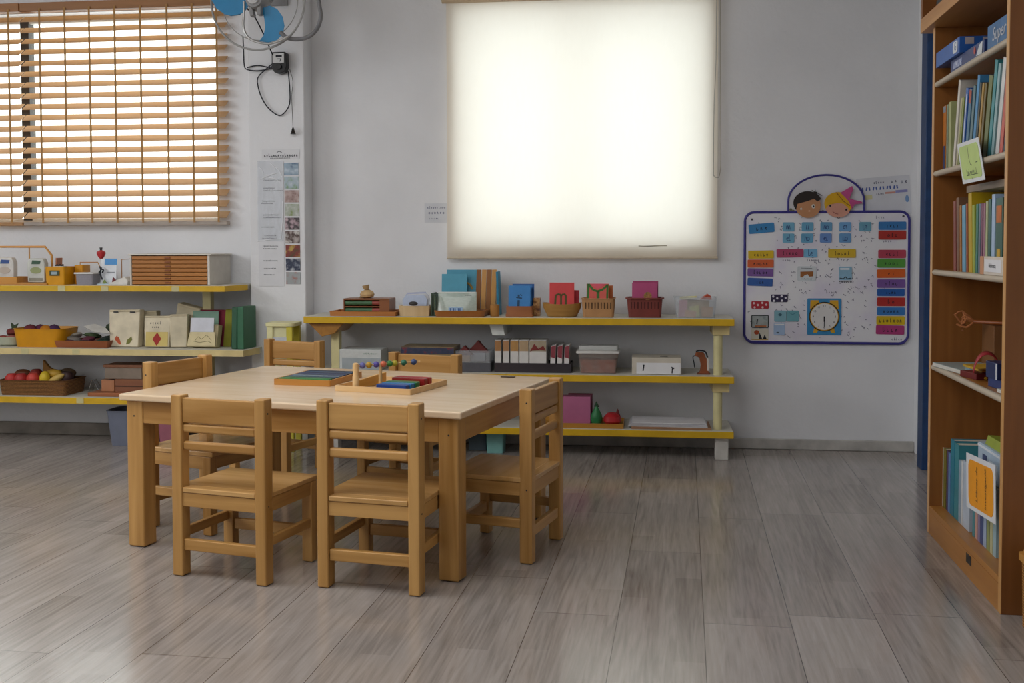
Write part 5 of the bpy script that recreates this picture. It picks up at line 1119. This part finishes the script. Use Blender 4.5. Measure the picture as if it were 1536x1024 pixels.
# paper poster behind the board
ps_ = thing('wall_poster', 'white paper poster with blue block lettering, to the upper right of the board', 'poster', (1.325, 6.1194, 1.31), rot=(0, R(-4), 0))
MB().box(-.15, .135, -.0012, 0, .0, .215).build('sheet', paint('d4d6dd', .5, .03), ps_)
hw = MB()
for k in range(11): hw.ribbon([(-.118+.0185*k, .145), (-.118+.0185*k+(.004 if k % 2 else -.002), .163)], .0075, -.0016)
hw.build('block_lettering', paint('4a62a8', .5), ps_, flat=True)
hw = MB(); handwriting(hw, -.06, .18, .06, .014, 71, .003, -.0016); handwriting(hw, .03, .18, .04, .018, 72, .0035, -.0016); handwriting(hw, .082, .172, .044, .024, 73, .004, -.0016); handwriting(hw, -.05, .118, .045, .014, 74, .003, -.0016)
hw.build('lettering', paint('55586e', .6), ps_, flat=True)
MB().box(0, .055, -.002, -.0013, .12, .130).build('pink_bar', paint('d0978a', .5), ps_); MB().box(.056, .12, -.002, -.0013, .122, .136).build('violet_bar', paint('8f90c4', .5), ps_)
MB().box(-.11, -.07, -.002, -.0013, .095, .12).build('yellow_patch', paint('d0cb9c', .5), ps_); MB().prism(ell(.115, .085, .010, .02, 12), -.002, -.0013).build('blue_drop', paint('7fa2cf', .5), ps_); MB().box(.06, .10, -.002, -.0013, .0, .016).build('red_patch', paint('c25a62', .5), ps_)

# ================================================================== BOOKCASE ON THE RIGHT
B0 = (1.101, 3.438); BR = math.atan2(-.0283, .9996)
cB, sB = math.cos(BR), math.sin(BR)
def BC(w, u, z): return (B0[0]+cB*w-sB*u, B0[1]+sB*w+cB*u, z)
BD = .325
bc = thing('bookcase', 'tall orange brown bookcase with pale shelf edges on the right wall', 'bookcase', (B0[0], B0[1], 0), BR)
MB().box(0, BD, 0, .028, 0, 2.0).build('side_panel', wood('875326', '70421a', 'z', .45), bc, bevel=.002)
MB().box(-.001, .006, .0005, .0275, .001, 2.0).build('front_edge', wood('cf9f66', 'bb8a50', 'z'), bc, bevel=.001)
MB().box(0, BD, .955, .985, 0, 2.0).build('side_panel', wood('99622e', '835021', 'z', .45), bc, bevel=.002)
MB().box(-.001, .006, .9555, .9845, .001, 2.0).build('front_edge', wood('d6aa78', 'c2935e', 'z'), bc, bevel=.001)
MB().box(BD-.012, BD, .028, .955, .1, 2.0).build('back_panel', wood('8c5828', '76461c', 'z', .5), bc)
MB().box(.001, BD-.012, .028, .955, .088, .110).build('base_shelf', wood('b27a3c', '9b662d', 'y'), bc, bevel=.002)
MB().box(.0, .02, .028, .955, 0, .088).build('plinth', wood('b27a3c', '9b662d', 'y'), bc, bevel=.001)
lk = MB().box(-.002, .0005, .337, .398, .050, .082).build('lock_plate', paint('3a3634', .4, .05, metal=.5), bc, bevel=.001)
EDG = paint('b9ab98', .4, .05)
SH = (.675, 1.050, 1.438, 1.787)
for z in SH:
    s = MB().box(.010, BD-.012, .028, .955, z-.02, z).build('shelf', wood('ac7436', '966028', 'y'), bc, bevel=.001)
    MB().cyl((.011, .029, z-.010), (.011, .954, z-.010), .0115, n=12).build('shelf_edge', EDG, s)
MB().box(-.03, BD, -.03, 1.075, 2.0, 2.056).build('cornice_board', wood('c08a4e', 'ab7438', 'y'), bc, bevel=.002)
MB().box(-.03, BD, 1.045, 1.075, 2.056, 2.50).build('side_panel', wood('875326', '70421a', 'z', .45), bc, bevel=.002)
MB().box(-.03, BD, -.03, .0, 2.056, 2.50).build('side_panel', wood('875326', '70421a', 'z', .45), bc, bevel=.002)
MB().box(BD-.012, BD, 0, 1.045, 2.056, 2.50).build('back_panel', wood('8c5828', '76461c', 'z', .5), bc)
MB().box(-.03, BD, -.03, 1.075, 2.50, 2.53).build('top_board', wood('b27a3c', '9b662d', 'y'), bc, bevel=.002)

def book(label, w, u, z, t, h, d, col, lean=0.0, group=None, name='book', spine=None, hard=True):
    """spine towards the room (local -x); u is the bottom edge nearest the viewer"""
    b = thing(name, label, 'book', BC(w, u, z), rot=(R(lean), 0, BR), group=group)
    cv = paint(col, .4, .08)
    c = .0022
    MB().box(0, c, 0, t, 0, h).box(c, d, 0, c, 0, h).box(c, d, t-c, t, 0, h).build('cover', cv, b)
    MB().box(c+.001, d-.004, c, t-c, .003, h-.003).build('pages', paint('d3cdbd', .8, .06), b)
    if spine:
        MB().box(-.0008, -.0001, t*.15, t*.85, h*spine[1], h*spine[2]).build('spine_label', paint(spine[0], .5), b)
    return b
def row_label(names): return names
# --- bottom shelf
z = .1106
G = 'books on the bottom shelf of the bookcase'
bks = [(.945, .024, .235, .20, 'c9c6b8', 'white spined thin book at the far left of the bottom shelf'), (.905, .036, .235, .20, '7d7a35', 'olive book on the bottom shelf next to the white one'),
       (.872, .022, .235, .20, '55466a', 'dark purple book on the bottom shelf'), (.836, .032, .232, .20, '5f86b5', 'blue spined book on the bottom shelf beside the purple one'),
       (.780, .052, .292, .23, '2b7f96', 'tall teal book on the bottom shelf'), (.715, .060, .288, .24, '3b8793', 'teal ring binder with a pale spine edge on the bottom shelf'),
       (.682, .030, .235, .20, '93a7b8', 'pale blue grey book on the bottom shelf'), (.655, .022, .238, .20, 'd3d6d9', 'narrow white book on the bottom shelf'),
       (.560, .090, .245, .22, 'b7c3d2', 'wide light grey blue binder on the bottom shelf')]
for u, t, h_, d, c, lb in bks: book(lb, .05, u, z, t, h_, d, c, 0, G)
bks = [(.490, .030, .225, .2, '4d8791', 'teal grey book right of the wide binder, behind the orange sign'), (.455, .030, .225, .2, 'c59a90', 'dusty pink book behind the orange sign'), (.425, .026, .225, .2, '8a7fa0', 'mauve book behind the orange sign'), (.385, .036, .22, .2, '3e5384', 'navy book behind the orange sign'),
       (.350, .032, .225, .2, 'a3b4d0', 'pale blue book behind the orange sign'), (.310, .034, .22, .2, '8e9a64', 'moss green book behind the orange sign'), (.275, .030, .225, .2, 'b9b78f', 'cream green book behind the orange sign'), (.235, .036, .23, .2, '9db8c0', 'pale grey blue book nearest the viewer on the bottom shelf')]
for u, t, h_, d, c, lb in bks: book(lb, .05, u, z, t, h_, d, c, 0, G)
lbx = thing('book_box', 'light blue picture box standing behind the orange sign', 'box', BC(.06, .24, z+.2315), BR)
MB().box(0, .2, 0, .26, 0, .112).build('box_body', paint('a9bccf', .45, .05), lbx, bevel=.003)
MB().box(-.0012, -.0002, .02, .12, .02, .07).build('panel', paint('c9d4de', .4), lbx); MB().box(-.0012, -.0002, .15, .2, .02, .08).build('dark_panel', paint('3f4f78', .4), lbx)
MB().box(-.0012, -.0002, .0, .26, .098, .106).build('rim_line', paint('dfe4ea', .4), lbx)
q = MB().prism([(0, 0), (.2, 0), (.21, .02), (.01, .03)], 0, .24).build('green_folder', paint('93a03a', .45, .1), loc=BC(.07, .21, z+.2315+.1126), rot=(0, 0, BR)); tag(q, 'yellow green folder lying on the light blue box', 'folder')
sg = thing('shelf_sign', 'white shelf sign with an orange field and upright handwriting, bottom shelf', 'sign', BC(-.004, .36, .262), rot=(R(-4), 0, BR))
MB().box(-.001, .0008, -.31, .03, -.015, .172).build('card', paint('d9dade', .5, .03), sg, bevel=.0005)
MX = Matrix.Rotation(R(-90), 4, 'Z')
MB().prism(rrect(-.0, .29, .0, .155, .03), -.0021, -.0011, M=Matrix.Rotation(R(-90), 4, 'Z')).build('orange_field', paint('e8981f', .5, .04), sg)
ori = Matrix(((0, 0, -1), (0, -1, 0), (-1, 0, 0)))
def sign_text(body, size, parent, y, zc, xs=1.0):
    t = lettering(body, size, INK, parent, (-.0028, y, zc), rot=(0, 0, 0), shear=.2, xs=1.0)
    m = Matrix(((0, 0, -1, 0), (0, -1, 0, 0), (-1, 0, 0, 0), (0, 0, 0, 1)))
    # reading direction upwards (+z), letters' tops towards +u, facing the room (-x)
    m = Matrix(((0, 0, -1, 0), (0, 1, 0, 0), (1, 0, 0, 0), (0, 0, 0, 1)))
    t.rotation_euler = m.to_euler(); return t
sign_text('Llibres de', .030, sg, -.105, .078)
sign_text('investigació', .029, sg, -.205, .078)
# --- fourth shelf from the top (loose things)
z = SH[0] + .0006
o = thing('thin_book', 'thin pale grey book lying flat on the shelf above the bottom one', 'book', BC(.035, .60, z), rot=(0, 0, BR+R(8)))
MB().box(0, .2, 0, .30, 0, .016).build('cover', paint('9aa5a4', .5, .05), o, bevel=.001); MB().box(-.001, .198, .003, .297, .002, .014).build('pages', paint('cfccc4', .7), o)
o = MB().box(0, .14, 0, .20, 0, .006).build('blue_sheet', paint('9fbac6', .5, .05), loc=BC(.05, .64, z+.0166), rot=(0, 0, BR-R(14))); tag(o, 'light blue folded sheet on the flat grey book', 'paper')
o = MB().box(0, .16, 0, .20, 0, .008).build('yellow_booklet', paint('c39a2e', .5, .1), loc=BC(.07, .50, z+.023), rot=(0, R(-2), BR+R(4))); tag(o, 'ochre booklet lying over the flat grey book', 'booklet')
m = MB(); vs = []; fs = []
for i in range(13):
    a = R(10+160*i/12); r_ = .045
    for y in (0, .13): vs.append((y*.25 - r_*math.cos(a), y, r_*1.75*math.sin(a)))
for i in range(12): fs.append((2*i, 2*i+1, 2*i+3, 2*i+2))
m.add(vs, fs)
o = m.build('red_leaflet', paint('a92f3a', .45, .08), loc=BC(.062, .405, z+.016), rot=(0, 0, BR)); tag(o, 'curled red leaflet arching over the shelf', 'leaflet')
sd_ = o.modifiers.new('s', 'SOLIDIFY'); sd_.thickness = .002
o = MB().box(0, .06, 0, .12, 0, .022).build('maroon_case', paint('6a1f22', .5, .1), loc=BC(.04, .46, z), rot=(0, 0, BR+R(12)), bevel=.002); tag(o, 'flat maroon case under the curled red leaflet', 'case')
o = thing('pencil', 'yellow pencil lying across the shelf front', 'pencil', BC(.040, .60, z+.006), rot=(0, 0, BR+R(14)))
MB().cyl((0, 0, 0), (.0, -.14, 0), .0058, n=6).build('shaft', paint('d3ac2a', .4), o); MB().cyl((0, 0, 0), (0, .02, 0), .0058, .001, 8).build('tip', paint('d8c39a', .6), o)
o = thing('navy_box', 'navy box with white edges at the near end of the shelf', 'box', BC(.04, .215, z), rot=(0, 0, BR+R(5)))
MB().box(0, .12, 0, .10, .03, .085).build('box_body', paint('22305a', .4, .06), o, bevel=.002); MB().box(.004, .116, -.045, .09, 0, .03).build('lower_box', paint('2b3d72', .4, .06), o, bevel=.002); MB().box(-.001, .0, .003, .012, .031, .084).build('white_edge', paint('d0d2d8', .5), o)
o = MB().box(0, .05, 0, .10, 0, .012).build('white_booklet', paint('c9c9c4', .5, .1), loc=BC(.03, .045, z), rot=(0, 0, BR+R(6)), bevel=.001); tag(o, 'narrow white booklet below the navy box, at the shelf front', 'booklet')
o = MB().box(0, .12, 0, .16, 0, .17).build('brown_carton', paint('7a5230', .6, .1), loc=BC(.17, .72, z+.0), rot=(0, 0, BR), bevel=.002); tag(o, 'brown carton at the back of the shelf, mostly hidden by the near side panel', 'carton')
o = thing('fringed_stick', 'orange brown stick with a fringed end, lying across the back of the shelf', 'stick', BC(.19, .80, z+.180), rot=(0, 0, BR+R(14)))
MB().cyl((-.06, .03, .0), (.10, -.22, .0), .0075, n=10).build('shaft', wood('a8602f', '8d4a20', 'y'), o)
fm = MB(); rnd = random.Random(2)
for k in range(9): fm.tube([(-.06, .03, 0), (-.085+rnd.uniform(-.01, .01), .05+rnd.uniform(-.02, .02), rnd.uniform(-.025, .04)), (-.10+rnd.uniform(-.015, .02), .06+rnd.uniform(-.02, .03), rnd.uniform(-.04, .05))], .004, 6, 2)
fm.build('fringe', paint('a8683c', .8, .2), o)
# --- third shelf
z = SH[1] + .0006
G = 'upright books on the third shelf of the bookcase'
bks = [(.735, .034, .265, '8b4a42', 'dark red book leaning at the far left of the third shelf'), (.690, .034, .275, '7d5a44', 'brown book beside the dark red one on the third shelf'), (.655, .026, .245, 'a9702f', 'tan and orange spined book on the third shelf'), (.600, .045, .245, '6fa8c4', 'light blue book on the third shelf'), (.570, .022, .248, 'a2542e', 'rust orange thin book on the third shelf'),
       (.515, .045, .285, 'c2a21c', 'tall bright yellow book on the third shelf'), (.480, .030, .24, '9aa83a', 'lime green book on the third shelf'), (.448, .026, .24, '3e7d6c', 'green teal book on the third shelf'), (.418, .024, .24, '6b7a88', 'slate book on the third shelf'), (.390, .022, .24, '7d4a62', 'plum book on the third shelf'), (.362, .022, .24, '9a6a7c', 'mauve pink book on the third shelf'),
       (.332, .024, .245, 'b0b58a', 'pale green book on the third shelf'), (.296, .030, .25, '33605a', 'dark green book on the third shelf'), (.250, .036, .265, 'a4bcd8', 'pale blue spined book on the third shelf'), (.165, .075, .25, '2f5a50', 'wide dark green book with an orange picture, near end of the third shelf')]
for u, t, h_, c, lb in bks: b = book(lb, .035, u, z, t-.002, h_, .19, c, -4.0 if u > .45 else 0, G)
MB().box(-.0012, -.0002, .01, .065, .17, .225).build('orange_picture', paint('c26a2e', .5, .15), b); MB().box(-.0012, -.0002, .02, .055, .05, .085).build('yellow_picture', paint('cfa42a', .5, .15), b)
o = book('flat brown book lying across the tops of the third shelf books', .05, .16, z+.288, .50, .024, .17, '7d6a58', 0)
lh = thing('label_holder', 'small white label holder standing at the front of the third shelf', 'label holder', BC(.004, .045, z), BR)
MB().box(0, .012, 0, .25, 0, .060).build('frame', paint('cfc4b8', .45, .05), lh, bevel=.002)
MB().box(-.0012, 0, .018, .20, .010, .050).build('card', paint('dcdce0', .4, .02), lh)
MB().box(-.0014, 0, .21, .25, 0, .06).build('tan_end', paint('c08a64', .5), lh)
t = lettering('biblioteca', .020, INK, lh, (-.0018, .11, .030), rot=(R(90), 0, R(-90)))
# --- second shelf
z = SH[2] + .0006
G = 'books on the second shelf of the bookcase'
b = book('orange spined book with a navy foot, far left of the second shelf', .03, .895, z, .040, .250, .19, 'c9792a', 0, G, spine=('27346a', 0.0, .38))
MB().box(-.0012, -.0002, .002, .038, .225, .248).build('grey_top', paint('8f9aa8', .5), b)
book('pale green book beside the orange one on the second shelf', .03, .858, z, .026, .25, .19, '7f8f74', 0, G); book('light green book on the second shelf, left of the big white book', .03, .815, z, .036, .255, .19, 'a9ae7a', 0, G)
ln = [(.758, .028, .322, .24, 'd6d0c6', 'big cream board book leaning on the second shelf'), (.715, .020, .25, .19, 'b9b48a', 'pale yellow thin book leaning against the big cream book'), (.690, .018, .25, .19, '8f9a52', 'moss green thin book leaning on the second shelf'), (.640, .032, .275, .2, '2d5fae', 'royal blue book with a white edge stripe on the second shelf'), (.590, .032, .265, .2, '4f7a94', 'grey blue book with a red corner on the second shelf'),
      (.545, .028, .27, .2, '5f7d84', 'slate green book leaning on the second shelf'), (.500, .028, .30, .21, '4a8fc2', 'sky blue spined book leaning on the second shelf'), (.472, .022, .27, .2, '3f4540', 'charcoal book leaning on the second shelf'), (.440, .022, .265, .2, 'a5812e', 'ochre book leaning on the second shelf'), (.408, .022, .26, .2, '6b5a2c', 'dark olive brown book leaning on the second shelf'),
      (.345, .04, .275, .21, '6c7544', 'wide green brown book with a leafy cover on the second shelf'), (.300, .030, .318, .2, '3f8f96', 'tall turquoise book rising at the near end of the second shelf'), (.262, .026, .30, .2, '8fb0b4', 'pale aqua book in front of the tall turquoise one'), (.205, .034, .31, .2, 'd2d3d2', 'white spined book at the near end of the second shelf'), (.165, .030, .27, .2, 'c2564a', 'coral red book beside the white one, near end of the second shelf'), (.125, .030, .25, .2, '27304a', 'dark navy book at the very end of the second shelf')]
for u, t, h_, d, c, lb in ln:
    b = book(lb, .03, u, z+.001, t, h_, d, c, 14, G)
    if c == '2d5fae': MB().box(-.0012, -.0002, t*.3, t*.6, .03, h_-.02).build('white_stripe', paint('dde2ea', .5), b)
    if c == '4f7a94': MB().box(-.0012, -.0002, .002, t-.002, h_-.05, h_-.004).build('red_corner', paint('a8503f', .5), b)
sg = thing('shelf_sign', 'white sign with a pale green field hanging over the second shelf edge', 'sign', BC(-.006, .572, 1.508), rot=(0, 0, BR))
SHR = Matrix(((1, 0, 0, 0), (0, 1, .6, 0), (0, 0, 1, 0), (0, 0, 0, 1)))
MB().box(-.0012, .0008, -.27, 0, -.147, .0, M=SHR).build('card', paint('d6d9dc', .5, .03), sg, bevel=.0005)
MB().prism(rrect(.018, .252, -.134, -.014, .02), -.0024, -.0014, M=SHR @ Matrix.Rotation(R(-90), 4, 'Z')).build('green_field', paint('b7cc7a', .5, .04), sg)
hw = MB()
hw.ribbon([(.13, -.02), (.125, -.06), (.135, -.085), (.150, -.088)], .004, 0).ribbon([(.20, -.082), (.225, -.08)], .003, 0)
handwriting(hw, .07, -.118, .13, .018, 5, .0035, 0)
hw.ribbon([(.07, -.121), (.21, -.121)], .0025, 0).ribbon([(.13, -.128), (.132, -.138)], .003, 0)
hm = MB(); hm.add([(-.0027, -v[0]+.6*v[2], v[2]) for v in hw.v], hw.f)
hm.build('lettering', paint('33402a', .6), sg, flat=True)
# --- top shelf : game boxes
z = SH[3] + .0006
def game(label, w, u, z, d, L, h, col, rz=0.0):
    g = thing('game_box', label, 'game box', BC(w, u, z), rot=(0, 0, BR+R(rz)), group='game boxes on the top shelf')
    MB().box(0, d, 0, L, 0, h).build('box_body', paint(col, .35, .08), g, bevel=.002)
    return g
g = game('dark blue game box under the overhanging one, with a red dot', 0.015, .33, z, .24, .44, .050, '27386e')
MB().box(-.0012, -.0002, .28, .40, .012, .036).build('white_print', picture(('c9ced8', '8f9ac0', '3a4a84'), 60, 4), g); MB().prism(ell(-.11, .03, .012, .012, 14), -.0018, -.0008, M=Matrix.Rotation(R(-90), 4, 'Z')).build('red_dot', paint('b8402e', .4), g)
MB().prism([(-.09, .008), (-.02, .006), (-.015, .046), (-.05, .040)], -.0018, -.0008, M=Matrix.Rotation(R(-90), 4, 'Z')).build('white_patch', paint('c8ccd2', .4), g)
MB().box(-.001, .24, 0, .44, 0, .006).build('pale_base', paint('b9bcc0', .4), g)
g = game('bright blue game box overhanging the pile, with a white G mark', .0, .59, z+.0506, .25, .345, .058, '2f62b0')
MB().prism(rrect(-.085, -.02, .008, .050, .012), -.0014, -.0004, M=Matrix.Rotation(R(-90), 4, 'Z')).build('white_mark', paint('d8dce2', .4), g)
lettering('G', .042, paint('2a4a8a', .5), g, (-.0018, .05, .029), rot=(R(90), 0, R(-90)), name='letter_g')
m = MB(); [m.box(.02+.06*k, .05+.06*k, -.0012, -.0002, .03, .054) for k in range(4)]
m.build('pale_stripes', paint('b9aeb0', .5), g)
g = game('blue game box at the near end of the top shelf with white swirly lettering', .02, .04, z, .22, .27, .085, '1f5f94')
t = lettering('Super', .062, paint('b9bcc6', .4), g, (-.0016, .14, .045), rot=(R(90), 0, R(-90)), shear=.3)
o = MB().box(0, .16, 0, .30, 0, .035).build('dark_case', paint('23262c', .5, .1), loc=BC(.03, .60, 2.0566), rot=(0, 0, BR+R(8)), bevel=.004); tag(o, 'dark case lying on the bookcase cornice board, cut by the top of the photo', 'case')
o = MB().box(0, .004, 0, .05, 0, .045).build('green_tag', paint('6fae62', .5), loc=BC(.115, -.006, .50), rot=(0, 0, BR+R(90)), bevel=.001); tag(o, 'small green tag on the near side of the bookcase', 'tag')
tk = MB().tube([(.085, -.010, .515), (.10, -.008, .50), (.118, -.006, .505)], .004, 6, 2); 
o = tk.build('black_hook', INK, loc=BC(0, 0, 0), rot=(0, 0, BR)); tag(o, 'black hook holding the green tag on the bookcase side', 'hook')
wk = thing('wicker_hamper', 'honey coloured wicker hamper on the floor beside the bookcase', 'hamper', (1.285, 3.22, 0), BR)
MB().open_box(-.155, .155, -.13, .13, .0, .205, t=.012, r=.012, taper=.004, n=3).build('hamper_body', wicker('c78a3a', '8f5a1e', 110), wk)
MB().open_box(-.165, .165, -.14, .14, .2, .222, t=.03, r=.012, n=3).build('rim', wood('c9924a', 'b07a36', 'x'), wk, bevel=.002)

# ================================================================== LIGHT, CAMERA
wd = bpy.data.worlds.new('World'); bpy.context.scene.world = wd; wd.use_nodes = True
bg = wd.node_tree.nodes['Background']; bg.inputs['Color'].default_value = (1.0, 0.99, 1.0, 1); bg.inputs['Strength'].default_value = 3.3
def area(name, loc, target, sx, sy, power, col=(1, 1, 1)):
    l = bpy.data.lights.new(name, 'AREA'); l.shape = 'RECTANGLE'; l.size = sx; l.size_y = sy; l.energy = power; l.color = col
    o = bpy.data.objects.new(name, l); C.objects.link(o); o.location = loc
    o.rotation_euler = (Vector(target)-Vector(loc)).to_track_quat('-Z', 'Y').to_euler()
    return o
for nm, W in (('portal_left', W1), ('portal_middle', W2)):
    p = area(nm, ((W[0]+W[1])/2, YW+.3, (W[2]+W[3])/2), ((W[0]+W[1])/2, 0, (W[2]+W[3])/2), W[1]-W[0]+.1, W[3]-W[2]+.1, 1)
    p.data.cycles.is_portal = True
area('side_fill_light', (-5.45, 2.6, 2.1), (0, 2.9, 0.4), 2.6, 1.3, 68, (.97, .985, 1))  # unseen fill added to light the room from the left
area('rear_fill_light', (-3.6, -2.4, 2.3), (-.6, 5, 0.9), 3.0, 1.1, 36, (.98, .99, 1))  # soft fill added behind the camera, with no window in that wall
area('ceiling_fill_light', (-1.8, 2.6, 2.9), (-1.8, 2.6, 0), 2.6, 1.8, 52, (.98, .99, 1))  # broad overhead fill added to brighten the room
cam = bpy.data.cameras.new('Camera'); co = bpy.data.objects.new('Camera', cam); C.objects.link(co)
cam.sensor_width = 36; cam.lens = 36*1600/1536; cam.shift_y = -82.5/1536; cam.clip_start = .05
YAW, PITCH, ROLL = R(7.1), R(2.2), R(.12)
fwd = Vector((-math.sin(YAW)*math.cos(PITCH), math.cos(YAW)*math.cos(PITCH), -math.sin(PITCH)))
r0 = Vector((math.cos(YAW), math.sin(YAW), 0)); u0 = r0.cross(fwd)
rv = r0*math.cos(ROLL)-u0*math.sin(ROLL); uv = u0*math.cos(ROLL)+r0*math.sin(ROLL)
co.matrix_world = Matrix.Translation((0, 0, 1.15)) @ Matrix((rv, uv, -fwd)).transposed().to_4x4()
sc = bpy.context.scene; sc.camera = co
sc.view_settings.view_transform = 'Standard'; sc.view_settings.look = 'None'; sc.view_settings.exposure = 0.0
sc.cycles.use_denoising = True
sc.cycles.max_bounces = 8; sc.cycles.transparent_max_bounces = 12
sc.cycles.sample_clamp_indirect = 8.0
